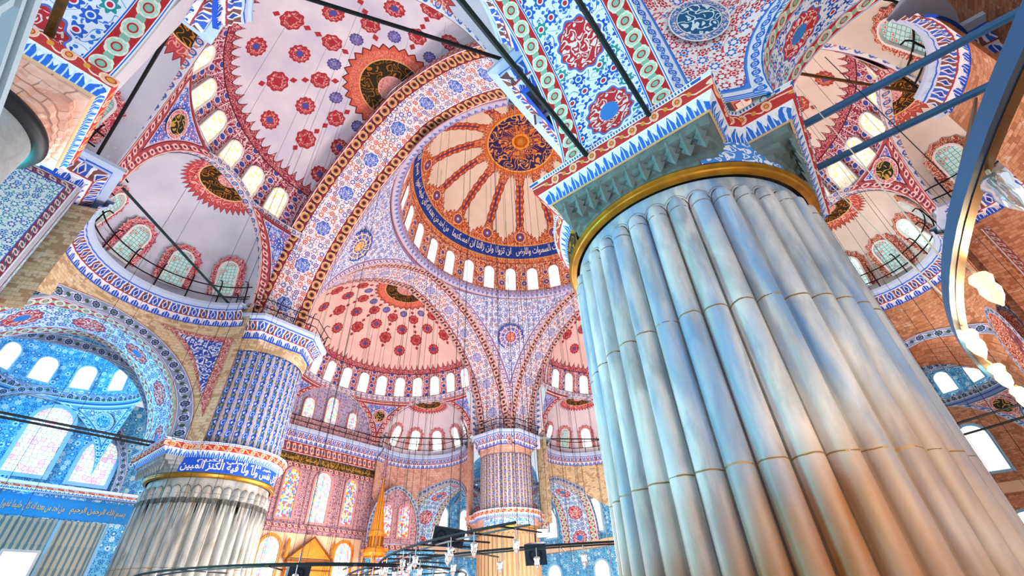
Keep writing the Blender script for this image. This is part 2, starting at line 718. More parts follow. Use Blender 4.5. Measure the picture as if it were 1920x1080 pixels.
def p_honey(bg, line, dots, s=6.0):
    def f():
        u, v = uv()
        o = vor(vec(u, v * 1.0), s, .18, 'F1')
        e = vor(vec(u, v), s, .18, 'DISTANCE_TO_EDGE')
        c = mix(X(e['Distance']) < .07, bg, line)
        r_, g_, b_ = sep(o['Color'])
        return mix(AND(r_ > .78, X(o['Distance']) < .3), c, dots)
    return f


def p_stain(cols, s=7.0):
    def f():
        u, v = uv()     # metres, centred at the foot
        o = vor(vec(u, v), s, .5)
        r_, g_, b_ = sep(o['Color'])
        e = vor(vec(u, v), s, .5, 'DISTANCE_TO_EDGE')
        c = mix(r_ > .45, 'F4F6FC', cols[0])
        c = mix(r_ > .66, c, cols[1])
        c = mix(g_ > .74, c, cols[2])
        c = mix(AND(b_ > .80), c, cols[3])
        return mix(X(e['Distance']) < .045, c, '6A6A88')
    return f


mat = material
mat('paint_main_dome', p_main_dome)
mat('paint_semi_lilac', p_semi('EEE6EE', 'CEC8DE'))
mat('paint_semi_rose', p_semi('F6D6CE', 'EEC4BE', sp=30.0, off=67.0, deep='A8303A', lite='D88078', spike=22, wcol='A8344A', phase=3.0))
mat('paint_semi_tan', p_semi('EEDCD0', 'E0C8BA', deep='A84038', lite='E0A08A', off=10.0, phase=-.8))
mat('paint_exedra_grey', p_exedra('DCDCE8', 'C2C6D8'))
mat('paint_exedra_pink', p_exedra('EADCE4', 'DECCD8'))
mat('paint_exedra_tan', p_exedra('E8DACE', 'CFC0B4', 'B85040'))
mat('paint_great_soffit', p_great())
mat('paint_great_rose', p_great('A8585E', 'D8B8A8', 'E0C0B4', '8A86C4', ('B04048', '3C50A8', '5A6AB0')))
mat('paint_ring', p_band(.45, 'C4BEDA', '5A6CB4', '7A86C0', 'B88090', .5, ('C8A8B4', '8A5068')))
mat('paint_lower_soffit', p_lower(2.35))
mat('paint_teal_soffit', p_lower(2.6, True))
mat('paint_chain_blue', p_band(.45, 'E8E4EC', '3E62B8', '7A86C0', 'D88070', .62, ('F0ECF0', '7A3A50')))
mat('paint_chain_red', p_band(.5, 'A23C40', 'E8BC9C', 'ECCCB4', '40558E', .6, ('F0E4E4', '5A3A80')))
mat('paint_chain_navy', p_band(.55, '8A98B8', '24407A', 'D8DCE8', '3A5A4A', .75, ('D8DCE6', '9A5A5A')))
mat('paint_pendentive', p_field(1.9, 'E4E8F6', ('3450B4', '4464C0', '94608A'), '6A80CC', 'B88A98', 'E4E4F2', '4A62B8', .42))
mat('paint_spandrel', p_field(2.6, '5470CC', ('D8E0F4', '2C48A8', 'C86A80'), 'DCE2F4', 'AC484E', 'E8C4C0', '6A3048', .44))
mat('paint_bay_pendentive', p_field(3.0, 'F2F0F4', ('C83448', 'B82C40', '2E6ED0'), 'D04052', 'DCEAF8', '2E6ED8', '4A8AE0', .26, 'F4F4F8'))
mat('paint_bay_teal', p_field(2.4, 'BFD8EC', ('2A7AC0', '2090B8', '3A5AA8'), '3A90C0', '6AA8D0', 'D4E8F4', '1F5A9A', .34))
mat('paint_wall_teal', lambda: (lambda u, v: floral(u, v, 2.4, '74C4E8', ('1F6CB8', 'E4F6FC', '2A88C8'), '2A7CC0'))(*uv()))
mat('paint_wall_rose', lambda: (lambda u, v: floral(u, v, 3.4, 'D8AEB4', ('6A2E54', '3E3070', '96485E'), '7A3A58'))(*uv()))
mat('paint_wall_lilac', lambda: (lambda u, v: floral(u, v, 3.2, 'CFC4DC', ('4A4A8C', '7C6AA8', 'B85A70'), '6A6AA8'))(*uv()))
mat('paint_blue_plain', p_stone('2A86C8', '1F70BC', '3AA0D8'))
mat('brick_pink', p_brick('E8BCA8', 'DCA690', 'C68A76', '8E5A50', .40, .22))
mat('brick_tan', p_brick('EAD6B4', 'DCC096', 'B08A66', 'A8886A', .34, .17))
mat('brick_rust', p_brick('E0A884', 'CC8A62', 'A86A48', '8C5A44', .34, .17))
mat('stone_pale', p_stone('E4DCE0', 'CFC8D0', 'B8B4C0'))
mat('stone_grey', p_stone('C8CCCE', '8E9698', '6A625C', 1.4))
mat('stone_green', p_stone('86A0A2', '587476', '4A382A', 1.6))
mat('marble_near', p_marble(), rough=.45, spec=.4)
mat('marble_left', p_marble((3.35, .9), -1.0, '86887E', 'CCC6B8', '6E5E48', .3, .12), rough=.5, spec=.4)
mat('marble_far', p_stone('CFAE88', 'B08860', '9A7450', .9), rough=.5)
mat('flute_blue', p_flute_paint())
mat('flute_violet', p_flute_paint(('4A5AA8', '6A4A84'), '8A8440', 'B8A8AC', 'C08A62', 'E0D0A8'))
mat('cornice_muqarnas', p_muq(1.05))
mat('cornice_muqarnas_far', p_muq(1.05, '3A4EC0', '963A4C', .5))
mat('cornice_low', p_lowcorn(.70))
mat('inscription_blue', p_stone('1F56C8', '1A4CBC', '2A62D4'), rough=.5)
mat('inscription_sky', lambda: (lambda u, v: arabesque(u, v, 4.5, '4A8CDC', 'E6EEF8', .16))(*uv()))
mat('inscription_gold', lambda: (lambda u, v: arabesque(u, v, 3.2, '2C2812', 'A8781E', .12))(*uv()))
mat('letter_white', lambda: 'F4EFEA', rough=.6)
mat('letter_gold', lambda: 'E8B45A', rough=.5)
mat('ring_brass', lambda: mix(noise(pos(), 3, 3), 'D69A22', '7A4A10'), rough=.35, metal=.6, spec=.5)
mat('iron_dark', lambda: '14181C', rough=.5, spec=.4)
mat('iron_black', lambda: '0C0C0E', rough=.7)
mat('paint_rod_blue', lambda: mix(noise(pos(), 2, 2), '155A8A', '0E3F66'), rough=.45, spec=.5)
mat('paint_rod_teal', lambda: '0F2A2E', rough=.5)
mat('rod_bronze', lambda: mix(noise(pos(), 5, 2), '2E2418', '7A5420'), rough=.4, metal=.4)
mat('rod_cream', lambda: 'D8C0A8', rough=.6)
mat('disc_dark', p_disc('1E2A20', 'C89A48', 'C0606A', 1.6))
mat('disc_blue', p_disc('1E5C8C', 'D8EEF6', '3F7CC0', 2.6))
mat('disc_gold', p_disc2('E0A040', 'F0D8B0', '2E4EB4'))
mat('disc_orange', p_disc2('D8501E', 'F4D0C0', '3A54B8'))
mat('disc_teal', p_disc('1F7AB8', 'A8E0F0', '4AA8D8', 2.6))
mat('halo_red', lambda: (lambda u, v: arabesque(u, v, 6.0, 'B83E52', 'F0C0BC', .18))(*uv()))
mat('halo_rust', lambda: (lambda u, v: arabesque(u, v, 6.0, 'A8483C', 'ECC0A8', .18))(*uv()))
mat('frame_white', lambda: 'EDE8E6', rough=.6)
mat('frame_rose', lambda: 'D89A98', rough=.6)
mat('frame_sky', lambda: '9CCBEA', rough=.6)
mat('pane_white', lambda: (1.0, .97, .93, 1), emit=1.5)
mat('pane_cool', lambda: mix(noise(pos(), 2.5, 1) > .55, (.95, 1.0, 1.0, 1), (1.0, 1.0, 1.0, 1)), emit=1.5)
mat('pane_honey', p_honey('FBFAF2', 'E8CC84', 'F2D82A', 6.0), emit=.62)
mat('pane_lattice', p_honey('A9C6C2', '5F7F80', 'C06A60', 5.0), emit=.55)
mat('pane_lattice_bright', p_honey('E8F4EE', '9CC8B8', '6ABFA0', 5.0), emit=1.0)
mat('pane_stained', p_stain(('8FC8F0', '4A86E0', 'F2C23A', 'E05A60')), emit=.85)
mat('pane_stained_cool', p_stain(('B8E4F8', '8FD0F0', 'E8EC9A', 'E8A0B8'), 6.0), emit=1.05)
mat('pane_cyan', p_stain(('E4F8FF', 'D2F0FC', 'F4F2E0', 'F4B4CC'), 4.0), emit=1.02)
mat('pane_stained_warm', p_stain(('F8D040', 'F0A0C0', '80B8F0', 'E04A58')), emit=.85)
mat('gilt', lambda: mix(noise(pos(), 4, 3), 'F09A1E', 'B8660E'), rough=.45, spec=.5)
mat('gilt_dark', lambda: '7A4410', rough=.5)
mat('marble_warm', p_stone('F4C8A4', 'ECB48C', 'F8DCC0'))
mat('lattice_gilt', lambda: (lambda u, v: mix(fabs(fract(u * 3.4) - .5) < .17 + .1 * fract(v * .9), 'C4BCA4', '6E8890'))(*uv()))
mat('lattice_marble', lambda: 'B4CEDC', rough=.5)
mat('speaker_black', lambda: '0B2238', rough=.4, spec=.5)
mat('speaker_cone', lambda: '081420', rough=.6)
mat('chain_black', lambda: '18161C', rough=.6)
mat('chain_white', lambda: 'D8D0D4', rough=.6)
mat('carpet', lambda: mix(noise(pos(), 2, 3), '9A7A74', 'B89C94'), rough=.95)
mat('bulb_warm', lambda: (1.0, .82, .52, 1), emit=30)
mat('lamp_glass_lit', lambda: (1.0, .70, .38, 1), rough=.2, emit=1.3)
mat('bulb_cool', lambda: (.75, .92, 1.0, 1), emit=1.4)
mg = material('lamp_glass', lambda: (.95, .95, .95, 1), rough=.08, spec=.6)
mg.node_tree.nodes['Principled BSDF'].inputs['Transmission Weight'].default_value = .85
mg.node_tree.nodes['Principled BSDF'].inputs['Emission Color'].default_value = (.9, .93, 1, 1)
mg.node_tree.nodes['Principled BSDF'].inputs['Emission Strength'].default_value = 0.0


# ------------------------------------------------------------------ mesh helpers
def top(name, label=None, cat=None, loc=(0, 0, 0), kind=None, group=None, mw=None):
    o = bpy.data.objects.new(name, None)
    COL.objects.link(o)
    o.empty_display_size = .3
    if mw is not None:
        o.matrix_world = mw
    else:
        o.location = loc
    tagit(o, label, cat, kind, group)
    return o


def tagit(o, label=None, cat=None, kind=None, group=None):
    if label:
        o['label'] = label
    if cat:
        o['category'] = cat
    if kind:
        o['kind'] = kind
    if group:
        o['group'] = group
    return o


def origin_of(p):
    v = Vector((0, 0, 0))
    while p is not None:
        v += p.location
        p = p.parent
    return v


def mesh(name, verts, faces, m, parent=None, uvs=None, uvb=None, smooth=True, local=False, label=None, mats=None, mi=None):
    """one mesh object; verts in world space unless local"""
    me = bpy.data.meshes.new(name)
    off = Vector((0, 0, 0)) if local or parent is None else origin_of(parent)
    me.from_pydata([(v[0] - off.x, v[1] - off.y, v[2] - off.z) for v in verts], [], faces)
    for mm in (mats or [m]):
        me.materials.append(MATS[mm] if isinstance(mm, str) else mm)
    if mi is not None:
        me.polygons.foreach_set('material_index', mi)
    n = len(me.loops)
    li = np.zeros(n, dtype=np.int32)
    me.loops.foreach_get('vertex_index', li)
    for nm, src in (('UVMap', uvs), ('B', uvb)):
        if src is not None:
            l = me.uv_layers.new(name=nm)
            a = np.array(src, dtype=np.float32)
            a = a[li] if len(a) == len(verts) else a
            l.data.foreach_set('uv', a.ravel())
    if smooth:
        me.polygons.foreach_set('use_smooth', [True] * len(me.polygons))
    me.update()
    o = bpy.data.objects.new(name, me)
    COL.objects.link(o)
    if parent is not None:
        o.parent = parent
    if label:
        o['label'] = label
    return o


def grid(fn, nu, nv, closed=False):
    """fn(i/nu, j/nv) -> (pos, uv[, uvb]); rows along u"""
    V, U, B = [], [], []
    for i in range(nu + 1):
        for j in range(nv + 1):
            r = fn(i / nu, j / nv)
            V.append(r[0])
            U.append(r[1])
            B.append(r[2] if len(r) > 2 else (1, 1))
    F = [(i * (nv + 1) + j, (i + 1) * (nv + 1) + j, (i + 1) * (nv + 1) + j + 1, i * (nv + 1) + j + 1) for i in range(nu) for j in range(nv)]
    return V, F, U, B


def gmesh(name, fn, nu, nv, m, parent=None, smooth=True, label=None):
    V, F, U, B = grid(fn, nu, nv)
    return mesh(name, V, F, m, parent, U, B, smooth, label=label)


class MB:
    def __init__(s):
        s.V, s.F, s.U = [], [], []

    def add(s, V, F, U=None):
        k = len(s.V)
        s.V += list(V)
        s.F += [tuple(i + k for i in f) for f in F]
        s.U += list(U) if U is not None else [(v[0], v[2]) for v in V]
        return s

    def box(s, c, size, rz=0.0):
        hx, hy, hz = size[0] / 2, size[1] / 2, size[2] / 2
        V = []
        for x in (-hx, hx):
            for y in (-hy, hy):
                for z in (-hz, hz):
                    V.append((c[0] + x * cos(rz) - y * sin(rz), c[1] + x * sin(rz) + y * cos(rz), c[2] + z))
        return s.add(V, [(0, 1, 3, 2), (4, 6, 7, 5), (0, 4, 5, 1), (2, 3, 7, 6), (0, 2, 6, 4), (1, 5, 7, 3)])

    def tube(s, pts, r, n=8, caps=True):
        pts = [Vector(p) for p in pts]
        m = len(pts)
        rr = r if isinstance(r, (list, tuple)) else [r] * m
        V, U = [], []
        d0 = (pts[1] - pts[0]).normalized()
        a = d0.orthogonal().normalized()
        for i in range(m):
            d = (pts[min(i + 1, m - 1)] - pts[max(i - 1, 0)]).normalized()
            a = (a - d * a.dot(d)).normalized()
            b = d.cross(a)
            for k in range(n):
                t = 2 * pi * k / n
                V.append(tuple(pts[i] + (a * cos(t) + b * sin(t)) * rr[i]))
                U.append((i, k / n))
        F = [(i * n + k, i * n + (k + 1) % n, (i + 1) * n + (k + 1) % n, (i + 1) * n + k) for i in range(m - 1) for k in range(n)]
        if caps:
            F += [tuple(range(n))[::-1], tuple((m - 1) * n + k for k in range(n))]
        return s.add(V, F, U)

    def lathe(s, c, prof, n=24):
        V, U = [], []
        for r, z in prof:
            for k in range(n):
                t = 2 * pi * k / n
                V.append((c[0] + r * cos(t), c[1] + r * sin(t), c[2] + z))
                U.append((k / n, z))
        F = [(i * n + k, i * n + (k + 1) % n, (i + 1) * n + (k + 1) % n, (i + 1) * n + k) for i in range(len(prof) - 1) for k in range(n)]
        return s.add(V, F, U)

    def torus(s, c, Rr, w_, h, n=72, a0=0, a1=2 * pi):
        """flat iron hoop: band w_ thick, h tall"""
        V, F = [], []
        for i in range(n + 1):
            t = a0 + (a1 - a0) * i / n
            for dr, dz in ((-w_ / 2, -h / 2), (w_ / 2, -h / 2), (w_ / 2, h / 2), (-w_ / 2, h / 2)):
                V.append((c[0] + (Rr + dr) * cos(t), c[1] + (Rr + dr) * sin(t), c[2] + dz))
        for i in range(n):
            for k in range(4):
                F.append((i * 4 + k, i * 4 + (k + 1) % 4, (i + 1) * 4 + (k + 1) % 4, (i + 1) * 4 + k))
        return s.add(V, F)

    def build(s, name, m, parent=None, smooth=False, local=False, label=None):
        return mesh(name, s.V, s.F, m, parent, s.U, None, smooth, local, label)


class Fr:
    """local frame: l along, o outwards, z up"""
    def __init__(s, c, r_, d_):
        s.c, s.r, s.d = c, r_, d_

    def W(s, l, o, z):
        return (s.c[0] + l * s.r[0] + o * s.d[0], s.c[1] + l * s.r[1] + o * s.d[1], z)

    def sub(s, l, o, ang):
        """frame at (l,o) whose outward axis turns by ang (degrees) towards +l"""
        a = R(ang)
        c = s.W(l, o, 0)
        d = (s.d[0] * cos(a) + s.r[0] * sin(a), s.d[1] * cos(a) + s.r[1] * sin(a))
        r_ = (s.r[0] * cos(a) - s.d[0] * sin(a), s.r[1] * cos(a) - s.d[1] * sin(a))
        return Fr((c[0], c[1]), r_, d)


def arch_curve(hw, z0, zs, crown, n=40, point=0.0):
    """(l, z) from the left foot over the crown to the right foot"""
    out = []
    if z0 < zs:
        for i in range(6):
            out.append((-hw, z0 + (zs - z0) * i / 6))
    e = point
    Rr = hw + e
    ht = sqrt(Rr * Rr - e * e)
    k = (crown - zs) / ht
    half = []
    amax = atan2(ht, e)
    for i in range(n // 2 + 1):
        a = amax * i / (n // 2)
        half.append((-(Rr * cos(a) - e), zs + k * Rr * sin(a)))
    out += half
    out += [(-l, z) for l, z in reversed(half[:-1])]
    if z0 < zs:
        for i in range(1, 7):
            out.append((hw, zs - (zs - z0) * i / 6))
    return out


def arc_len(pts):
    s, out = 0, [0]
    for a, b in zip(pts, pts[1:]):
        s += hypot(b[0] - a[0], b[1] - a[1])
        out.append(s)
    return out


def arch_vault(name, fr, o0, o1, curve, m, parent, band=0.0, bm=None, edge_m=None, nw=4, both=True, unit=False, fo=None):
    """soffit from depth o0 to o1 with face bands of width band on its two edges"""
    L = arc_len(curve)
    tot = L[-1]

    def f(i, j):
        k = min(int(round(i * (len(curve) - 1))), len(curve) - 1)
        l, z = curve[k]
        oa = o0 if fo is None else fo(l, z)
        return fr.W(l, oa + (o1 - oa) * j, z), (L[k] - tot / 2, j)
    s = gmesh(name, f, len(curve) - 1, nw, m, parent)
    if band:
        cx = 0
        for nm, oo in (('face_band', o0), ('face_band', o1))[:2 if both else 1]:
            def g(i, j, oo=oo):
                k = min(int(round(i * (len(curve) - 1))), len(curve) - 1)
                a = curve[max(k - 1, 0)]
                b = curve[min(k + 1, len(curve) - 1)]
                tx, tz = b[0] - a[0], b[1] - a[1]
                q = hypot(tx, tz) or 1
                nx, nz = -tz / q, tx / q
                oa = oo if fo is None or oo == o1 else fo(curve[k][0] + nx * band * j, curve[k][1]) - .02
                return fr.W(curve[k][0] + nx * band * j, oa, curve[k][1] + nz * band * j), (L[k], j)
            gmesh(nm, g, len(curve) - 1, 2, bm, parent)
    return s


# ---- windows -------------------------------------------------------------
WN = [0]
PANES = {}


def arch_outline(w_, h, n=10, pointed=0.0):
    hw = w_ / 2
    zs = h - hw * (1 + pointed)
    pts = [(-hw, 0), (-hw, zs)]
    for i in range(1, n):
        a = pi * i / n
        pts.append((-hw * cos(a), zs + hw * (1 + pointed * sin(a)) * sin(a)))
    pts += [(hw, zs), (hw, 0)]
    return pts


def window_meshes(w_, h, pane, frame, depth=.16, fwid=.10, halo=None, hw_=0.0, sq=False):
    key = (round(w_, 2), round(h, 2), pane, frame, halo, sq)
    if key in PANES:
        return PANES[key]
    P = arch_outline(w_, h) if not sq else [(-w_ / 2, 0), (-w_ / 2, h), (w_ / 2, h), (w_ / 2, 0)]
    me = []
    n = len(P)
    V = [(x, y, .02) for x, y in P]
    a = bpy.data.meshes.new('pane')
    a.from_pydata(V, [], [tuple(range(n))[::-1]])
    a.materials.append(MATS[pane])
    l = a.uv_layers.new(name='UVMap')
    l.data.foreach_set('uv', [c for lp in a.loops for c in V[lp.vertex_index][:2]])
    me.append(('pane', a))
    # frame: raised band round the opening
    cx, cy = 0, h * .5
    V, F = [], []
    for x, y in P:
        q = hypot(x, y - cy) or 1
        ox, oy = x + fwid * (1 if x > 0 else -1 if x < 0 else 0) * (abs(x) / (w_ / 2)), y + (fwid * max(0, (y - (h - w_ / 2))) / (w_ / 2) if y > h - w_ / 2 else (-fwid if y <= 0 else 0))
        V += [(x, y, .0), (x, y, depth), (ox, oy, depth), (ox, oy, 0)]
    for i in range(n):
        j = (i + 1) % n
        for k in range(3):
            F.append((i * 4 + k, j * 4 + k, j * 4 + k + 1, i * 4 + k + 1))
    b = bpy.data.meshes.new('frame')
    b.from_pydata(V, [], F)
    b.materials.append(MATS[frame])
    me.append(('frame', b))
    if halo:
        V, F, U = [], [], []
        O = arch_outline(w_ + .16, h + .08, 12)
        T = []
        s = 0
        k = 0
        # resample the arch as a spiky flame border
        dense = []
        for (x0, y0), (x1, y1) in zip(O, O[1:]):
            d = hypot(x1 - x0, y1 - y0)
            m_ = max(1, int(d / .09))
            for i in range(m_):
                t = i / m_
                dense.append((x0 + (x1 - x0) * t, y0 + (y1 - y0) * t))
        dense.append(O[-1])
        for i, (x, y) in enumerate(dense):
            a_ = dense[max(i - 1, 0)]
            b_ = dense[min(i + 1, len(dense) - 1)]
            tx, ty = b_[0] - a_[0], b_[1] - a_[1]
            q = hypot(tx, ty) or 1
            nx, ny = -ty / q, tx / q
            w2 = hw_ * (1.0 if i % 2 else .68)
            V += [(x, y, .035), (x + nx * w2, y + ny * w2, .035)]
            U += [(x, y), (x + nx * w2, y + ny * w2)]
        for i in range(len(dense) - 1):
            F.append((2 * i, 2 * i + 1, 2 * i + 3, 2 * i + 2))
        c = bpy.data.meshes.new('painted_halo')
        c.from_pydata(V, [], F)
        c.materials.append(MATS[halo])
        l = c.uv_layers.new(name='UVMap')
        l.data.foreach_set('uv', [q for lp in c.loops for q in U[lp.vertex_index]])
        me.append(('painted_halo', c))
    PANES[key] = me
    return me


def window(p, upv, nrm, w_, h, pane='pane_white', frame='frame_white', halo=None, hw_=.5, label=None, group=None, sq=False, depth=.16, fwid=.1):
    WN[0] += 1
    upv, nrm = Vector(upv).normalized(), Vector(nrm).normalized()
    x = upv.cross(nrm).normalized()
    nrm = x.cross(upv).normalized()
    mw = Matrix(((x.x, upv.x, nrm.x, p[0]), (x.y, upv.y, nrm.y, p[1]), (x.z, upv.z, nrm.z, p[2]), (0, 0, 0, 1)))
    o = top('window_%d' % WN[0], label, 'window', kind='structure', group=group, mw=mw)
    for nm, me in window_meshes(w_, h, pane, frame, depth, fwid, halo, hw_, sq):
        c = bpy.data.objects.new(nm, me)
        COL.objects.link(c)
        c.parent = o
    return o


# ---- writing ---------------------------------------------------------------
ARF = {'\u0627': (0xFE8D, 2), '\u0628': (0xFE8F, 4), '\u062A': (0xFE95, 4), '\u062D': (0xFEA1, 4), '\u0633': (0xFEB1, 4), '\u0643': (0xFED9, 4), '\u0644': (0xFEDD, 4), '\u0645': (0xFEE1, 4),
       '\u0646': (0xFEE5, 4), '\u0647': (0xFEE9, 4), '\u0648': (0xFEED, 2), '\u064A': (0xFEF1, 4), '\u0631': (0xFEAD, 2), '\u0632': (0xFEAF, 2), '\u0636': (0xFEBD, 4),
       '\u062F': (0xFEA9, 2), '\u0630': (0xFEAB, 2), '\u062E': (0xFEA5, 4), '\u0639': (0xFEC9, 4), '\u063A': (0xFECD, 4), '\u0641': (0xFED1, 4), '\u0642': (0xFED5, 4),
       '\u0635': (0xFEB9, 4), '\u0634': (0xFEB5, 4), '\u062C': (0xFE9D, 4), '\u0629': (0xFE93, 2), '\u0649': (0xFEEF, 2), '\u062B': (0xFE99, 4), '\u0621': (0xFE80, 1)}


def shape(txt):
    out = []
    for w_ in txt.split(' '):
        r_ = []
        for i, ch in enumerate(w_):
            b, n = ARF[ch]
            prev = i > 0 and ARF[w_[i - 1]][1] == 4
            nxt = n == 4 and i + 1 < len(w_) and ARF[w_[i + 1]][1] > 1
            k = 0 if n == 1 else (3 if prev and nxt else 1 if prev else 2 if nxt else 0)
            r_.append(chr(b + k))
        out.append(''.join(r_))
    return ''.join(reversed(' '.join(out)))


def text_mesh(body, bold=.012):
    c = bpy.data.curves.new('t', 'FONT')
    c.body = body
    c.align_x = 'CENTER'
    c.offset = bold
    c.resolution_u = 2
    o = bpy.data.objects.new('t', c)
    COL.objects.link(o)
    dg = bpy.context.evaluated_depsgraph_get()
    me = bpy.data.meshes.new_from_object(o.evaluated_get(dg))
    V = [tuple(v.co) for v in me.vertices]
    F = [tuple(p.vertices) for p in me.polygons]
    bpy.data.objects.remove(o)
    return V, F


def inscription(name, body, fn, width, height, m, parent, bold=.012, ystretch=1.0, flip=1):
    """letters bent onto a surface: fn(x, y) with x in +-width/2, y in +-height/2"""
    V, F = text_mesh(body, bold)
    x0, x1 = min(v[0] for v in V), max(v[0] for v in V)
    y0, y1 = min(v[1] for v in V), max(v[1] for v in V)
    out = []
    for x, y, z in V:
        a = ((x - x0) / (x1 - x0) - .5) * width
        b = ((y - y0) / (y1 - y0) - .5) * height
        out.append(fn(a, b))
    return mesh(name, out, F, m, parent, smooth=False)


# ------------------------------------------------------------------ dimensions (metres, camera height = 0)
FLOOR = -1.7
DR, DZ, DH = 11.25, 28.9, 11.5           # main dome: radius, springing, rise
AX, AY = 13.4, 14.03                     # pier axes
E_, RA, ZC = 2.31, 11.86, 15.02          # great arches: pointed, half span, springing
CROWN = ZC + sqrt((RA + E_) ** 2 - E_ ** 2)
XI, YI = 11.5, 12.1                      # inner planes of the great arches
XO, YO = 15.3, 16.5                      # outer planes (west, north)


def great_half(z):
    if z <= ZC:
        return RA
    return max(0.0, sqrt(max(0, (RA + E_) ** 2 - (z - ZC) ** 2)) - E_)


# ------------------------------------------------------------------ floor
b = MB()
b.box((0, 0, FLOOR - .1), (60, 60, .2))
fl = b.build('floor', 'carpet', None)
tagit(fl, 'red patterned carpet floor of the prayer hall', 'floor', 'structure')

# ------------------------------------------------------------------ main dome
dome = top('main_dome', 'great central dome with radiating red ribs and blue inscription ring', 'dome', (0, 0, DZ), 'structure')


def dome_pt(az, ph, off=0.0):
    a, p = R(az), R(ph)
    return ((DR - off) * cos(p) * cos(a), (DR - off) * cos(p) * sin(a), DZ + (DH - off) * sin(p))


gmesh('dome_shell', lambda i, j: (dome_pt(i * 360, j * 90), (i * 360, j * 90)), 120, 40, 'paint_main_dome', dome)
gmesh('ring_cornice', lambda i, j: ((lambda a, r_, z: (r_ * cos(a), r_ * sin(a), z))(i * 2 * pi, (11.9, 11.45, 11.2, 11.12, 11.25)[int(round(j * 4))], (DZ - .55, DZ - .42, DZ - .25, DZ - .05, DZ + .02)[int(round(j * 4))]), (i * 2 * pi * 11.3, j)), 120, 4,
      'paint_ring', dome, smooth=False)
b = MB()
b.lathe((0, 0, DZ + DH - .12), [(0.02, -.10), (.25, -.10), (.42, -.02), (.5, .1)], 24)
b.build('gilt_boss', 'gilt', dome, True)
for k in range(28):
    az = 40 + (k + .5) * 360 / 28
    az = (k + .5) * 360 / 28 + 1.5
    p0, p1 = Vector(dome_pt(az, .8, .06)), Vector(dome_pt(az, 15, .06))
    window(p0, p1 - p0, (-cos(R(az)), -sin(R(az)), -.05), 1.12, 2.75, 'pane_white', 'frame_rose', None, label='tall round-headed window in the ring at the foot of the main dome', group='windows around the main dome', depth=.12, fwid=.08)
# inscription round the dome: white letters on the blue band
insc = ['\u0627\u0646 \u0627\u0644\u0644\u0647 \u064A\u0645\u0633\u0643 \u0627\u0644\u0633\u0645\u0648\u0627\u062A \u0648\u0627\u0644\u0627\u0631\u0636',
        '\u0627\u0646 \u062A\u0632\u0648\u0644\u0627 \u0648\u0644\u0646 \u0632\u0627\u0644\u062A\u0627 \u0627\u0646 \u0627\u0645\u0633\u0643\u0647\u0645\u0627',
        '\u0645\u0646 \u0627\u062D\u062F \u0645\u0646 \u0628\u0639\u062F\u0647 \u0627\u0646\u0647 \u0643\u0627\u0646 \u062D\u0644\u064A\u0645\u0627 \u063A\u0641\u0648\u0631\u0627',
        '\u0628\u0633\u0645 \u0627\u0644\u0644\u0647 \u0627\u0644\u0631\u062D\u0645\u0646 \u0627\u0644\u0631\u062D\u064A\u0645']


def dome_txt(azc):
    def f(x, y):
        az = azc - x / (DR * cos(R(25.3))) * 180 / pi
        return dome_pt(az, 25.3 + y / 11.3 * 180 / pi, .05)
    return f


for k in range(8):
    inscription('inscription_letters', shape(insc[k % 4]), dome_txt(22 + 45 * k), 7.4, 1.05, 'letter_white', dome, .02)

# ------------------------------------------------------------------ pendentives of the main dome
NAMES = {(-1, 1): 'north-west', (1, 1): 'north-east', (-1, -1): 'south-west', (1, -1): 'south-east'}


def pend_section(z, sx, sy):
    h = great_half(z)
    p, q = (sx * XI, sy * h), (sx * h, sy * YI)
    if h <= 0.001:
        p, q = (sx * XI, 0), (0, sy * YI)
    return p, q


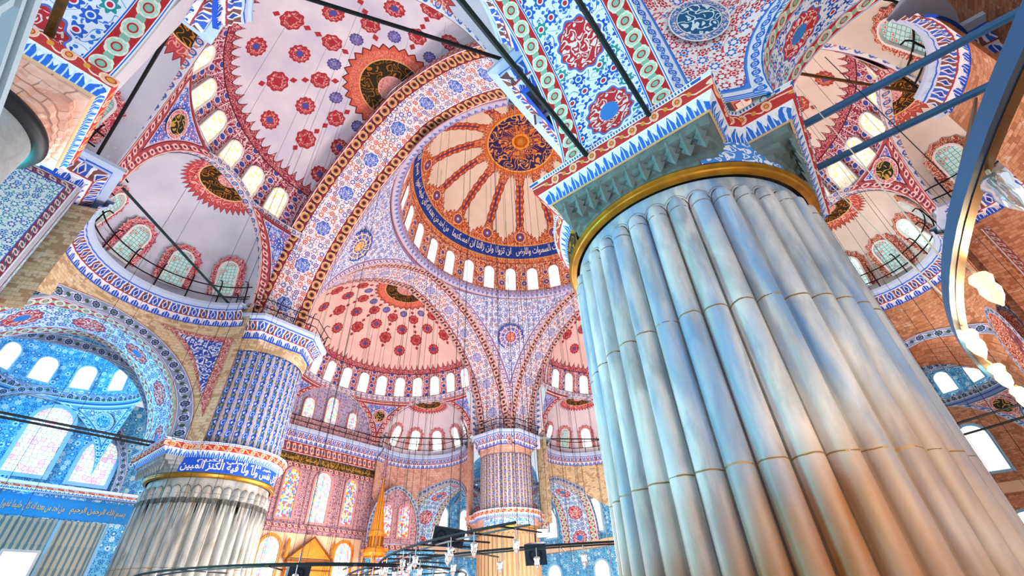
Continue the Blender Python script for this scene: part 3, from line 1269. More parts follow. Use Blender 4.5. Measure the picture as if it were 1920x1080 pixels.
for (sx, sy), where in NAMES.items():
    lab = {(-1, 1): 'blue floral corner vault between the big soffit arch and the main dome, gold disc', (1, 1): 'blue floral corner vault above the far pier, with an orange disc',
           (-1, -1): 'floral corner vault above the near fluted pier', (1, -1): 'floral corner vault on the far right below the main dome'}[(sx, sy)]
    root = top('pendentive', lab, 'vault', (sx * 11.3, sy * 11.9, 16), 'structure')

    def f(i, j, sx=sx, sy=sy):
        zt = DZ - .02
        z = 15.0 + (zt - 15.0) * (1 - (1 - j) ** 1.6)
        p, q = pend_section(z, sx, sy)
        r0, r1 = hypot(*p), hypot(*q)
        a0, a1 = atan2(p[1], p[0]), atan2(q[1], q[0])
        if a1 - a0 > pi:
            a1 -= 2 * pi
        if a0 - a1 > pi:
            a1 += 2 * pi
        a = a0 + (a1 - a0) * i
        r_ = r0 + (r1 - r0) * i
        wd = abs(a1 - a0) * (r0 + r1) / 2
        edge = min(i, 1 - i) * wd * (.75 if j < .8 else .9)
        edge = min(edge, (zt - z) * 1.2 + .0)
        return (r_ * cos(a), r_ * sin(a), z), ((i - .5) * wd, z), (edge, z)
    gmesh('painted_field', f, 28, 36, 'paint_pendentive', root)
    # disc on the vault
    zd = 24.9
    p, q = pend_section(zd, sx, sy)
    a0, a1 = atan2(p[1], p[0]), atan2(q[1], q[0])
    if a1 - a0 > pi: a1 -= 2 * pi
    if a0 - a1 > pi: a1 += 2 * pi
    am, rm = (a0 + a1) / 2, (hypot(*p) + hypot(*q)) / 2
    c = Vector((rm * cos(am), rm * sin(am), zd))
    tl = Vector((-sin(am), cos(am), 0))
    tu = Vector((-cos(am) * .62, -sin(am) * .62, .80)).normalized()
    nr = tl.cross(tu)
    if nr.dot(Vector((-cos(am), -sin(am), 0))) < 0:
        nr = -nr
    c += nr * .18
    V, F, U = [tuple(c + nr * .05)], [], [(0, 0)]
    for rr_, zz in ((.5, .05), (1.0, 0)):
        for k in range(40):
            t = 2 * pi * k / 40
            V.append(tuple(c + (tl * cos(t) + tu * sin(t)) * 1.42 * rr_ + nr * zz))
            U.append((rr_ * cos(t), rr_ * sin(t)))
    F = [(0, 1 + k, 1 + (k + 1) % 40) for k in range(40)] + [(1 + k, 41 + k, 41 + (k + 1) % 40, 1 + (k + 1) % 40) for k in range(40)]
    mesh('round_medallion', V, F, 'disc_gold' if sx < 0 else 'disc_orange', root, U)

# ------------------------------------------------------------------ the four great arches
GC = arch_curve(RA, 14.0, ZC, CROWN, 60, E_)
GA = {'west': (Fr((0, 0), (0, 1), (-1, 0)), XI, XO, 'huge pointed arch with white floral soffit and blue octagons, crossing the upper middle'),
      'north': (Fr((0, 0), (1, 0), (0, 1)), YI, YO, 'great arch over the mihrab side, from the flowered left pier to the far pier'),
      'east': (Fr((0, 0), (0, 1), (1, 0)), XI, XO, 'great arch behind the near pier, rising right of the far pier'),
      'south': (Fr((0, 0), (1, 0), (0, -1)), YI, 16.0, 'great arch hidden mostly behind the near pier on the right')}
for k, (fr, o0, o1, lab) in GA.items():
    root = top('great_arch', lab, 'arch', fr.W(0, o0, 14), 'structure')
    arch_vault('soffit', fr, o0, o1, GC, 'paint_great_soffit' if k in ('west', 'south') else 'paint_great_rose', root, .42, 'paint_chain_red')


# ------------------------------------------------------------------ cornices that follow a plan path
def cornice(root, path, prof, m, name='cornice', amp=0.0, per=.52, closed=False, step=.13):
    """path: list of (x, y) with the open side to its left; prof: list of (out, z)"""
    P = [Vector(p) for p in path]
    pts, S = [], []
    s = 0.0
    n = len(P)
    segs = list(range(n if closed else n - 1))
    for i in segs:
        a, b2 = P[i], P[(i + 1) % n]
        d = (b2 - a).length
        if d < 1e-6:
            continue
        m_ = max(1, int(d / step))
        for k in range(m_):
            t = k / m_
            pts.append(a.lerp(b2, t))
            S.append(s + d * t)
        s += d
    pts.append(P[0] if closed else P[-1])
    S.append(s)
    N = []
    for i in range(len(pts)):
        a = pts[i - 1] if i > 0 else (pts[-2] if closed else pts[0])
        c_ = pts[i + 1] if i < len(pts) - 1 else (pts[1] if closed else pts[-1])
        b0 = pts[i]
        d1 = (b0 - a)
        d2 = (c_ - b0)
        if d1.length < 1e-6: d1 = d2
        if d2.length < 1e-6: d2 = d1
        d1, d2 = d1.normalized(), d2.normalized()
        n1, n2 = Vector((-d1.y, d1.x)), Vector((-d2.y, d2.x))
        nm = n1 + n2
        nm = nm / max(nm.length_squared / 2, .5)
        N.append(nm)
    V, U = [], []
    np_ = len(prof)
    vl = [0]
    for a, c_ in zip(prof, prof[1:]):
        vl.append(vl[-1] + hypot(c_[0] - a[0], c_[1] - a[1]))
    tot = vl[-2]
    h = prof[-2][1] - prof[0][1]
    for i, p in enumerate(pts):
        tri = abs(((S[i] / per) % 1) * 2 - 1)
        for j, (o, z) in enumerate(prof):
            oo = o
            if 0 < j < np_ - 3:
                oo = o + amp * (tri if j % 2 else 1 - tri)
            q = p + N[i] * oo
            V.append((q.x, q.y, z))
            U.append((S[i], vl[j] / tot * h))
    F = [(i * np_ + j, (i + 1) * np_ + j, (i + 1) * np_ + j + 1, i * np_ + j + 1) for i in range(len(pts) - 1) for j in range(np_ - 1)]
    return mesh(name, V, F, m, root, U, None, False)


def muq_prof(z0, out=.95, h=1.05, back=0.0):
    return [(back, z0), (back + .10, z0 + .04), (back + .12, z0 + h * .26), (back + .30, z0 + h * .36), (back + .34, z0 + h * .52), (back + .55, z0 + h * .64),
            (back + .60, z0 + h * .80), (out, z0 + h * .84), (out, z0 + h * .97), (back - .3, z0 + h)]


def railing(name, lab, path, z, parent=None, h=.9, step=1.5, group=None, r=.028, inset=.15, hook=True):
    """iron rail on bent posts that leans out over the cornice"""
    P = [Vector((p[0], p[1])) for p in path]
    root = top(name, lab, 'railing', (P[0].x, P[0].y, z), group=group)
    s = 0
    nextp = .3
    rails = [[], []]
    for i in range(len(P) - 1):
        a, b2 = P[i], P[i + 1]
        d = (b2 - a).length
        dr = (b2 - a).normalized() if d > 1e-6 else Vector((1, 0))
        nm = Vector((-dr.y, dr.x))
        for lv in range(2):
            q = a + nm * (inset + .10 * lv)
            rails[lv].append((q.x, q.y, z + h * (.45 + .45 * lv)))
        while nextp < s + d:
            t = (nextp - s) / d
            q = a.lerp(b2, t)
            b = MB()
            pts = [(q.x + nm.x * (inset - .1), q.y + nm.y * (inset - .1), z), (q.x + nm.x * inset, q.y + nm.y * inset, z + h * .5), (q.x + nm.x * (inset + .1), q.y + nm.y * (inset + .1), z + h)]
            if hook:
                pts += [(q.x + nm.x * (inset + .22), q.y + nm.y * (inset + .22), z + h * 1.12), (q.x + nm.x * (inset + .42), q.y + nm.y * (inset + .42), z + h * 1.05)]
            b.tube(pts, r, 6)
            b.build('post', 'iron_black', root)
            nextp += step
        s += d
    for lv in range(2):
        q = P[-1]
        rails[lv].append((q.x + nm.x * inset, q.y + nm.y * inset, z + h * (.45 + .45 * lv)))
        b = MB()
        b.tube(rails[lv], r, 6)
        b.build('rail', 'iron_black', root)
    return root


# ------------------------------------------------------------------ semi-domes with their exedrae
def side(tag_, fr, zr, Rr, apex, mats, ex, labels, flat=False, semi_lab='', naz=20, wlab='', base=15.7, ribbed=None, wallm='brick_tan', aw=(6.0, 4.6, 7.6, 13.4), walls=(-60, 0, 60), phase=6.2, ww=1.12, zmin=None, RS=11.0, re_=4.9, sup=(6.6, 10.4)):
    m_semi, m_ex, m_win, m_exw = mats
    H = apex - zr
    root = top('semi_dome', semi_lab, 'dome', fr.W(0, 0, zr), 'structure')

    def S(az, ph, off=0.0):
        a, p = R(az), R(ph)
        return fr.W((Rr - off) * cos(p) * sin(a), (Rr - off) * cos(p) * cos(a), zr + (H - off) * sin(p))
    gmesh('dome_shell', lambda i, j: (S(-95 + 190 * i, 90 * j), (-95 + 190 * i, 90 * j)), 72, 30, m_semi, root)
    # windows
    st = 12.4
    az = phase - 8 * st
    while az < 90:
        if az < -88:
            az += st
            continue
        p0, p1 = Vector(S(az, 1.5, .07)), Vector(S(az, 17, .07))
        a = R(az)
        nrm = Vector(fr.W(-sin(a), -cos(a), 0)) - Vector(fr.W(0, 0, 0))
        window(p0, p1 - p0, nrm, ww, 2.1, m_win, 'frame_white', None, label=wlab, group=wlab.split(' in ')[-1] if False else 'windows of the ' + tag_ + ' semi-dome', depth=.12, fwid=.07)
        az += st
    # ring band
    gmesh('ring_band', lambda i, j: ((lambda a, q: fr.W(q * sin(a), q * cos(a), zr - .45 + .5 * j))(R(-95 + 190 * i), Rr - .10 - .12 * j), (R(190 * i) * Rr, j)), 72, 1, 'paint_chain_blue', root, False)
    # spandrels between the exedra arches
    D = RS * cos(R(30))
    he = zr - .35 - base

    def half(z):
        return re_ * sqrt(max(0.0, 1 - ((z - base) / he) ** 2))

    sp = top('painted_spandrel', labels.get('spandrel', 'red and blue painted band under the ' + tag_ + ' semi-dome'), 'vault', fr.W(0, D, base), 'structure')
    for a0, a1, lo, hi in ((-60, 0, 1, 1), (0, 60, 1, 1), (60, 90, 1, 0), (-90, -60, 0, 1)):
        def f(i, j, a0=a0, a1=a1, lo=lo, hi=hi):
            z = base + (zr - .4 - base) * (1 - (1 - j) ** 1.7)
            hh = half(z)
            be = atan2(hh, D) * 180 / pi
            b0 = a0 + (be if lo else 0)
            b1 = a1 - (be if hi else 0)
            a = b0 + (b1 - b0) * i
            q = hypot(hh, D)
            q = q + (Rr - .1 - q) * (max(0, j - .8) / .2)
            wd = R(b1 - b0) * q
            e = min(i if lo else 1, (1 - i) if hi else 1) * wd * .8
            e = min(e, (zr - .4 - z))
            return fr.W(q * sin(R(a)), q * cos(R(a)), z), ((i - .5) * wd, z), (e, z)
        gmesh('painted_field', f, 14, 24, 'paint_spandrel', sp)
    for sg in (-1, 1):
        zc = base + he * (.72 if tag_ in ('west', 'south') else .62)
        hh = half(zc)
        q = hypot(hh, D) - .12
        am = R(30 * sg)
        c = Vector(fr.W(q * sin(am), q * cos(am), zc))
        nr = (Vector(fr.W(0, 0, zc)) - c).normalized()
        nr.z = 0
        tl = Vector((-nr.y, nr.x, 0))
        tu = (Vector((0, 0, 1)) + nr * .25).normalized()
        V, U = [tuple(c + nr * .06)], [(0, 0)]
        for k in range(32):
            t = 2 * pi * k / 32
            V.append(tuple(c + (tl * cos(t) + tu * sin(t)) * .78))
            U.append((cos(t), sin(t)))
        mesh('round_medallion', V, [(0, 1 + k, 1 + (k + 1) % 32) for k in range(32)], 'disc_dark', sp, U)
    fl_ = top('lunette_filling', 'painted strip between great arch and ' + tag_ + ' half dome', 'vault', fr.W(0, .05, 20), 'structure')
    for sg in (-1, 1):
        def ff(i, j, sg=sg):
            z = 14.2 + (CROWN + .6 - 14.2) * j
            li = (11.05 if z < 16.1 else 10.45) if z < zr else Rr * sqrt(max(0, 1 - ((z - zr) / H) ** 2)) - .25
            lo = max(great_half(z) + 1.3, li + .02)
            l = li + (lo - li) * i
            return fr.W(sg * l, .06, z), (z, i)
        gmesh('filling', ff, 1, 40, 'paint_chain_blue', fl_, False)
    for al in ex:
        cf = fr.sub(D * sin(R(al)), D * cos(R(al)), al)
        crv = [(re_ * -cos(pi * k / 32), base + he * sin(pi * k / 32)) for k in range(33)]
        lab = labels.get(al, 'small half dome of the ' + tag_ + ' side')
        er = top('exedra', lab, 'half dome', cf.W(0, 0, base), 'structure')
        arch_vault('arch_edge', cf, 0, .55, crv, 'paint_chain_blue', er, .38, 'paint_chain_blue', nw=1, both=False)
        if flat and al == 0:
            V = [cf.W(l, .55, z) for l, z in crv]
            mesh('tympanum', V, [tuple(range(len(V)))], 'paint_wall_lilac', er, [(l, z) for l, z in crv], smooth=False)
            for dx, ww, hh_ in ((-2.55, 1.15, 2.9), (0, 1.35, 3.7), (2.55, 1.05, 2.7)):
                p = cf.W(dx, .50, base + .15)
                nrm = Vector(cf.W(0, -1, 0)) - Vector(cf.W(0, 0, 0))
                window(p, (0, 0, 1), nrm, ww, hh_, 'pane_stained_cool', 'frame_rose', label='bright stained window in the arched wall above the mihrab', group='upper windows above the mihrab')
        else:
            def g(i, j, cf=cf):
                a, p = R(-95 + 190 * i), R(90 * j)
                return cf.W(re_ * cos(p) * sin(a), .5 + re_ * cos(p) * cos(a), base + (he - .1) * sin(p)), (-95 + 190 * i, 90 * j)
            gmesh('dome_shell', g, 48, 18, m_ex, er)
            for wz in (-72, -36, 0, 36, 72):
                a = R(wz)

                def ep(ph, off):
                    q = (re_ - off) * cos(R(ph))
                    return Vector(cf.W(q * sin(a), .5 + q * cos(a), base + (he - .1) * sin(R(ph))))
                p0, p1 = ep(6, .12), ep(32, .22)
                nrm = Vector(cf.W(-sin(a), -cos(a), 0)) - Vector(cf.W(0, 0, 0))
                mw_ = m_exw[(wz // 36) % len(m_exw)]
                window(p0, p1 - p0, nrm, .98, 2.15, mw_, 'frame_white', 'halo_red' if tag_ != 'south' else 'halo_rust', .46,
                       label='small haloed window inside: ' + lab, group='haloed windows, ' + lab)
        if al in walls and not (flat and al == 0):
            oc, ar, zs, zcr = aw
            # curved masonry below the cornice, with the aisle arch cut out of it

            def wf(i, j, cf=cf, al=al):
                alo = {('west', 60): -88, ('south', -60): 20}.get((tag_, al), -92)
                a = R(alo + (92 - alo) * i)
                x_, y_ = (re_ + .05) * sin(a), (re_ + .05) * cos(a)
                p = cf.W(x_, y_, 0)
                if al == 0:
                    zb = FLOOR
                else:
                    o_loc = (p[0] - fr.c[0]) * fr.d[0] + (p[1] - fr.c[1]) * fr.d[1]
                    q = (o_loc - oc) / ar
                    zb = zs + (zcr - zs) * sqrt(max(0, 1 - q * q)) if abs(q) < 1 else zs
                    zb = max(zb, zmin.get(al, zb)) if zmin else zb
                z = base - 1.6 + (zb - base + 1.6) * j
                return cf.W(x_, y_, z), (x_ * 1.0 + y_ * .0 + a * 4.95 * .999 - x_, z)
            wr = top('wall_' + tag_, labels.get(('wall', al), 'curved brick wall below the ' + tag_ + ' half dome'), 'wall', cf.W(0, 4.95, 8), 'structure')
            gmesh('masonry', wf, 96, 14, wallm, wr, False)
            if al:
                e0 = wf(0.0 if al > 0 else 1.0, 0)[0]
                e1 = fr.W(sup[0] if al > 0 else -sup[0], sup[1], 0)
                z0_, z1_ = {'west': 9.4, 'south': 6.0}.get(tag_, 9.0), base - 1.6
                e2 = wf(1.0 if al > 0 else 0.0, 0)[0]
                e3 = fr.W(12.6 if al > 0 else -12.6, 1.4, 0)
                if (tag_, al) != ('south', -60):
                    mesh('masonry_return', [(e2[0], e2[1], 7.4), (e3[0], e3[1], 7.4), (e3[0], e3[1], z1_ + 1.6), (e2[0], e2[1], z1_ + 1.6)], [(0, 1, 2, 3)], wallm, wr, [(0, 7.4), (2.2, 7.4), (2.2, z1_ + 1.6), (0, z1_ + 1.6)], smooth=False)
                mesh('masonry_return', [(e0[0], e0[1], z0_), (e1[0], e1[1], z0_), (e1[0], e1[1], z1_), (e0[0], e0[1], z1_)], [(0, 1, 2, 3)], wallm, wr, [(0, z0_), (2.4, z0_), (2.4, z1_), (0, z1_)], smooth=False)
        # cornice on the curved wall
        if not (flat and al == 0):
            path = [tuple(cf.W((re_ + .15) * sin(R(a)), (re_ + .15) * cos(R(a)), 0)[:2]) for a in range(*CR.get((tag_, al), (-90, 91, 4)))]
            if fr.r[0] * fr.d[1] - fr.r[1] * fr.d[0] > 0:
                path = path[::1]
                path.reverse()
                path = path[::-1]
            # keep the open side (towards the hall) on the left of the path
            a_, b_ = Vector(path[0]), Vector(path[1])
            nm = Vector((-(b_ - a_).y, (b_ - a_).x))
            if nm.dot(Vector(cf.W(0, 0, 0)[:2]) - a_) < 0:
                path.reverse()
            cr = top('cornice', labels.get(('cornice', al), 'blue and brown stalactite cornice under the ' + tag_ + ' half dome'), 'cornice', cf.W(0, 4, base - 1.6), 'structure')
            cornice(cr, path, muq_prof(base - 1.65, .72, 1.35), 'cornice_muqarnas' if tag_ in ('west', 'south') else 'cornice_muqarnas_far', 'stalactites', .05, .62)
            if tag_ != 'x':
                ins = [(Vector(p_)) for p_ in path]
                railing('iron_railing', labels.get(('rail', al), 'black iron railing on the cornice of the ' + tag_ + ' half dome'), path, base - .3, h=1.45, step=1.7, inset=.35, r=.038)
    return root


CR = {('west', 0): (-78, 79, 4), ('west', -60): (-56, 91, 4), ('west', 60): (-80, 91, 4), ('south', -60): (14, 91, 4), ('south', 60): (-80, 91, 4)}
W_ = Fr((-XO, 0), (0, 1), (-1, 0))
N_ = Fr((0, YO), (1, 0), (0, 1))
E2 = Fr((XO + .2, 0), (0, 1), (1, 0))
S_ = Fr((-1.0, -16.0), (1, 0), (0, -1))
side('west', W_, 22.5, 9.8, 29.6, ('paint_semi_lilac', 'paint_exedra_grey', 'pane_honey', ('pane_lattice', 'pane_lattice', 'pane_lattice')), (-60, 0, 60),
     {60: 'pale half dome on the left, above the curved blue cornice', 0: 'grey half dome at the top left edge', -60: 'half dome over the near arch, out of sight',
      ('wall', 60): 'curved tan brick wall under the left cornice', ('wall', 0): 'brick wall below the top-left half dome', ('wall', -60): 'brick wall over the near arch',
      ('cornice', 60): 'long curved blue and brown stalactite cornice on the left', ('cornice', 0): 'blue stalactite cornice at the top left', ('cornice', -60): 'blue cornice piece at the top edge, left of centre',
      ('rail', 60): 'bent iron railing along the big curved left cornice', ('rail', 0): 'iron railing at the top left, near the round dark medallion', ('rail', -60): 'iron railing at the top edge of the near bay',
      'spandrel': 'red and blue painted triangles under the lilac half dome, dark gilt disc'},
     semi_lab='big lilac half dome with red rosettes, upper left', wlab='round-headed honeycomb window in the row of the lilac half dome', walls=(60,), aw=(6.05, 4.64, 7.3, 13.42), RS=10.4, re_=4.7, base=16.1)
side('north', N_, 20.7, 9.8, 29.0, ('paint_semi_rose', 'paint_exedra_pink', 'pane_white', ('pane_cool', 'pane_white', 'pane_cool')), (-60, 0, 60),
     {60: 'pale pink half dome left of the far pier', 0: 'arched wall with three windows above the mihrab', -60: 'half dome behind the flowered left pier',
      ('wall', 60): 'curved pink brick wall between the minbar and the far pier', ('wall', -60): 'brick wall behind the left pier',
      ('cornice', 60): 'curved blue and crimson cornice left of the far pier', ('cornice', -60): 'cornice hidden behind the left pier',
      ('rail', 60): 'thin iron railing left of the far pier', ('rail', -60): 'railing hidden behind the left pier',
      'spandrel': 'rose painted arches under the pink half dome over the mihrab'},
     flat=True, semi_lab='pink half dome with crimson rosettes over the mihrab', aw=(5.8, 4.25, 7.2, 12.28), phase=3.0, ww=.98, wlab='white round-headed window in the row of the pink half dome', wallm='brick_pink')
side('east', E2, 20.9, 9.8, 29.0, ('paint_semi_rose', 'paint_exedra_pink', 'pane_white', ('pane_lattice', 'pane_white')), (0, 60),
     {60: 'pale half dome right of the far pier', 0: 'half dome behind the near fluted pier',
      ('wall', 60): 'curved tan brick wall right of the far pier', ('cornice', 60): 'curved cornice right of the far pier', ('cornice', 0): 'cornice behind the near fluted pier',
      ('rail', 60): 'thin iron railing right of the far pier', ('rail', 0): 'railing behind the near fluted pier',
      'spandrel': 'rose painted band under the far right half dome'},
     semi_lab='pink half dome partly hidden behind the near pier, right of the far pier', aw=(5.8, 4.35, 7.2, 12.28), ww=.98, wlab='white round-headed window in the row of the half-hidden pink half dome', wallm='brick_tan', walls=(60, 0))
side('south', S_, 21.3, 8.6, 28.8, ('paint_semi_tan', 'paint_exedra_tan', 'pane_honey', ('pane_lattice', 'pane_lattice_bright')), (-60, 0, 60),
     {60: 'tan half dome at the right, beside the near pier', 0: 'tan half dome at the far upper right', -60: 'half dome behind the upper right arch',
      ('wall', 60): 'rust brown brick wall on the right behind the bulbs', ('wall', 0): 'brown brick wall at the right edge', ('wall', -60): 'rough brown brick wall in the upper right corner',
      ('cornice', 60): 'curved violet and red cornice right of the near pier', ('cornice', 0): 'violet cornice at the right edge', ('cornice', -60): 'curved blue cornice below the upper right corner',
      ('rail', 60): 'iron railing on the cornice right of the near pier', ('rail', 0): 'iron railing at the right edge', ('rail', -60): 'iron railing in the upper right corner',
      'spandrel': 'rust and blue painted triangles with a dark round disc, right side'},
     semi_lab='tan half dome with rust rosettes seen through the right arch', phase=-.8, wlab='honeycomb window in the row of the tan half dome', wallm='brick_rust', aw=(4.7, 3.75, 6.8, 12.08), RS=8.6, re_=3.95, base=16.2, sup=(5.2, 9.0))


# ------------------------------------------------------------------ the great piers
def union_path(rc, arms, n=180):
    """plan outline (relative): circle rc plus arms given as (direction angle deg, half width, reach)"""
    angs = [2 * pi * k / n for k in range(n)]
    for d, hw, rr in arms:
        for s in (-1, 1):
            a = R(d) + s * atan2(hw, rr)
            angs += [a % (2 * pi), (R(d) + s * (math.asin(min(1, hw / rc)) + .0005)) % (2 * pi), (R(d) + s * (math.asin(min(1, hw / rc)) - .0005)) % (2 * pi)]
    angs = sorted(set(round(a, 6) for a in angs))
    out = []
    for a in angs:
        r_ = rc
        for d, hw, rr in arms:
            da = (a - R(d) + pi) % (2 * pi) - pi
            if abs(da) < pi / 2 - .01:
                t = min(rr / cos(da), hw / abs(sin(da)) if abs(sin(da)) > 1e-6 else 1e9)
                r_ = max(r_, t)
        out.append((a, r_))
    return out


def pier(name_lab, x, y, zr, marble, flute, arms, r0=2.91, r1=2.55, drum_top=13.35, up_m='stone_pale', insc_text=None, insc_az=None, insc_w=0, drum=True, cap_m='stone_grey', nfl=40, drum_c=(0, 0), octo=None, tags=''):
    root = top('fluted_pier', name_lab, 'pier', (x, y, FLOOR), 'thing')
    # marble shaft with convex flutes that end in round heads below the brass ring
    per = 12
    zt = zr - .02
    zh = zr - .66
    rows = [FLOOR, FLOOR + .6, 0, 2, 4, 5.2, zh - .5, zh - .1, zh] + [zh + .30 * sin(pi / 2 * k / 8) for k in range(1, 9)] + [zh + .33, zt]
    nth = nfl * per

    def rad(k, z):
        q = ((k % per) + .5) / per * 2 - 1 if False else (k % per) / per * 2 - 1
        q = abs(q)
        lim = 1.0 if z <= zh else sqrt(max(0, 1 - ((z - zh) / .31) ** 2))
        if z > zh + .31:
            lim = 0
        q2 = q / .90
        base_ = r0 - .15
        if q2 < lim * .98 and lim > .05:
            return base_ + .23 * sqrt(max(0, 1 - (q2 / max(lim, .2)) ** 2)) ** .9 * min(1, lim + .2)
        if z <= zh:
            return r0 - .21
        return r0 - .08
    V, U = [], []
    for z in rows:
        for k in range(nth):
            t = 2 * pi * k / nth
            r_ = rad(k, z) + max(0, (2.0 - z)) * .012
            V.append((x + r_ * cos(t), y + r_ * sin(t), z))
    F, U = [], []
    for i in range(len(rows) - 1):
        for k in range(nth):
            k2 = (k + 1) % nth
            F.append((i * nth + k, i * nth + k2, (i + 1) * nth + k2, (i + 1) * nth + k))
            za, zb = rows[i] - zh, rows[i + 1] - zh
            U += [(k / per, za), ((k + 1) / per, za), ((k + 1) / per, zb), (k / per, zb)]
    mesh('marble_shaft', V, F, marble, root, U)
    b = MB()
    b.lathe((x, y, zr), [(r0, -.03), (r0 + .11, -.02), (r0 + .17, .03), (r0 + .14, .07), (r0 + .20, .10), (r0 + .17, .17), (r0 + .03, .19)], 96)
    b.build('brass_ring', 'ring_brass', root, True)
    # capital: round below, following the cornice plan above
    path = union_path(r0 + .10, arms)
    zc = zr + .88
    tiers = [(0.0, 0.0), (.10, .22), (.22, .26), (.24, .45), (.5, .50), (.55, .66), (.85, .72), (.9, .95), (1.0, 1.0)]
    V, U = [], []
    for t_, tz in tiers:
        for k, (a, r_) in enumerate(path):
            zig = .035 * ((k // 2) % 2) if 0 < t_ < 1 and r_ > r0 + .2 else 0
            q = (r0 + .04) + (r_ - r0 - .04) * t_ + zig
            V.append((x + q * cos(a), y + q * sin(a), zr + .17 + (zc - zr - .17) * tz))
            U.append((a * 3, tz))
    n = len(path)
    F = [(i * n + k, i * n + (k + 1) % n, (i + 1) * n + (k + 1) % n, (i + 1) * n + k) for i in range(len(tiers) - 1) for k in range(n)]
    mesh('capital', V, F, cap_m, root, U, smooth=False)
    # pendant niches of the capital under each arm
    for d, hw, rr in arms:
        da = R(d)
        ex_, ey_ = cos(da), sin(da)
        for lv in range(3):
            b = MB()
            q = r0 + .12 + (rr - r0 - .25) * (lv + .5) / 3
            z = zr + .30 + .15 * lv
            m_ = 11
            for k in range(m_):
                s = (k - (m_ - 1) / 2) / (m_ / 2) * hw * .92
                px, py = x + ex_ * q - ey_ * s, y + ey_ * q + ex_ * s
                w2 = hw * .92 / m_ * .9
                b.add([(px - ey_ * w2 - ex_ * .0, py + ex_ * w2, z + .17), (px + ey_ * w2, py - ex_ * w2, z + .17), (px + ex_ * .16, py + ey_ * .16, z + .17), (px + ex_ * .03, py + ey_ * .03, z - .10)],
                      [(0, 1, 2), (0, 3, 1), (1, 3, 2), (2, 3, 0)])
            b.build('stalactite_row', cap_m, root)
    prof = [(0.0, zc - .02), (.06, zc), (.10, zc + .14), (.20, zc + .24), (.22, zc + .30), (.30, zc + .34), (.34, zc + .58), (.38, zc + .62), (.38, zc + .68), (-.4, zc + .70)]
    pp = [(x + r_ * cos(a), y + r_ * sin(a)) for a, r_ in path]
    cornice(root, pp[::-1], prof, 'cornice_low', 'painted_cornice', 0, closed=True, step=.2)
    V = [(x, y, zc + .69)] + [(p[0], p[1], zc + .69) for p in pp]
    mesh('cornice_top', V, [(0, 1 + k, 1 + (k + 1) % len(pp)) for k in range(len(pp))], 'stone_pale', root, smooth=False)
    ztop = zc + .68
    cx, cy = x + drum_c[0], y + drum_c[1]
    if drum:
        per = 8
        nth = nfl * per
        rows = [ztop - .05, 9, 10, 11, 12, drum_top - .25] + [drum_top - .25 + .20 * sin(pi / 2 * k / 6) for k in range(1, 7)] + [drum_top + .05]
        V, U = [], []
        for z in rows:
            for k in range(nth):
                q = abs((k % per) / per * 2 - 1)
                lim = 1.0 if z <= drum_top - .25 else sqrt(max(0, 1 - ((z - drum_top + .25) / .205) ** 2))
                r_ = r1 + (.10 * sqrt(max(0, 1 - (q / max(.2, lim)) ** 2)) if q < lim * .98 else 0)
                t = 2 * pi * k / nth
                V.append((cx + r_ * cos(t), cy + r_ * sin(t), z))
                U.append((k / per + .5, z))
        F, UU = [], []
        for i in range(len(rows) - 1):
            for k in range(nth):
                k2 = (k + 1) % nth
                F.append((i * nth + k, i * nth + k2, (i + 1) * nth + k2, (i + 1) * nth + k))
                ua, ub = k / per + .5, (k + 1) / per + .5
                UU += [(ua, rows[i]), (ub, rows[i]), (ub, rows[i + 1]), (ua, rows[i + 1])]
        mesh('painted_flute_drum', V, F, flute, root, UU)
    else:
        b = MB()
        b.lathe((cx, cy, 0), [(r1 + .1, ztop - .05), (r1 + .1, drum_top)], 64)
        b.build('upper_drum', up_m, root, True)
    # masonry collar and the upper stalactite cornice (chamfered square)
    hw = 2.75
    ch = 1.25
    octo = octo or [(-hw, -hw + ch), (-hw + ch, -hw), (hw - ch, -hw), (hw, -hw + ch), (hw, hw - ch), (hw - ch, hw), (-hw + ch, hw), (-hw, hw - ch)]
    b = MB()
    n = 64
    V, U = [], []
    rows = [(0.0, drum_top - .0), (0.05, drum_top + .02), (.75, drum_top + .7), (1.0, drum_top + .72), (1.0, 14.35)]

    def oct_r(a):
        c_, s_ = abs(cos(a)), abs(sin(a))
        return min(hw / max(c_, s_), (2 * hw - ch) / (c_ + s_))
    for t_, z in rows:
        for k in range(n):
            a = 2 * pi * k / n
            q = (r1 + .10) + (oct_r(a) - .25 - r1 - .10) * t_
            V.append((cx + q * cos(a), cy + q * sin(a), z))
            U.append((a * 2.6, z))
    F = [(i * n + k, i * n + (k + 1) % n, (i + 1) * n + (k + 1) % n, (i + 1) * n + k) for i in range(len(rows) - 1) for k in range(n)]
    mesh('masonry_collar', V, F, up_m, root, U, smooth=False)
    op = [(cx + p[0], cy + p[1]) for p in octo]
    cornice(root, op[::-1], muq_prof(14.05, .62, 1.35, -.3), 'cornice_muqarnas' if x < 0 else 'cornice_muqarnas_far', 'stalactite_cornice', .05, .62, closed=True, step=.31)
    # inscription panels on the capital
    if insc_az:
        for (aa, wd, mt, body, hh) in insc_az:
            a0 = R(aa)
            rr_ = r0 + .16

            def ins(i, j, off=0.0):
                t = a0 + (i - .5) * wd / rr_
                return (x + (rr_ + off) * cos(t), y + (rr_ + off) * sin(t), zr + .20 + hh * j), ((i - .5) * wd, (j - .5) * hh)
            gmesh('inscription_panel', ins, 24, 1, mt, root, label='blue inscription panel')
            if body:
                for line, (b_, yy, hgt, wf) in enumerate(body):
                    inscription('inscription_letters', shape(b_), lambda X_, Y_, yy=yy: (x + (rr_ + .03) * cos(a0 + X_ / rr_), y + (rr_ + .03) * sin(a0 + X_ / rr_), zr + .20 + hh * .5 + yy + Y_), wd * wf, hgt, 'letter_white', root, .025)
    return root, op


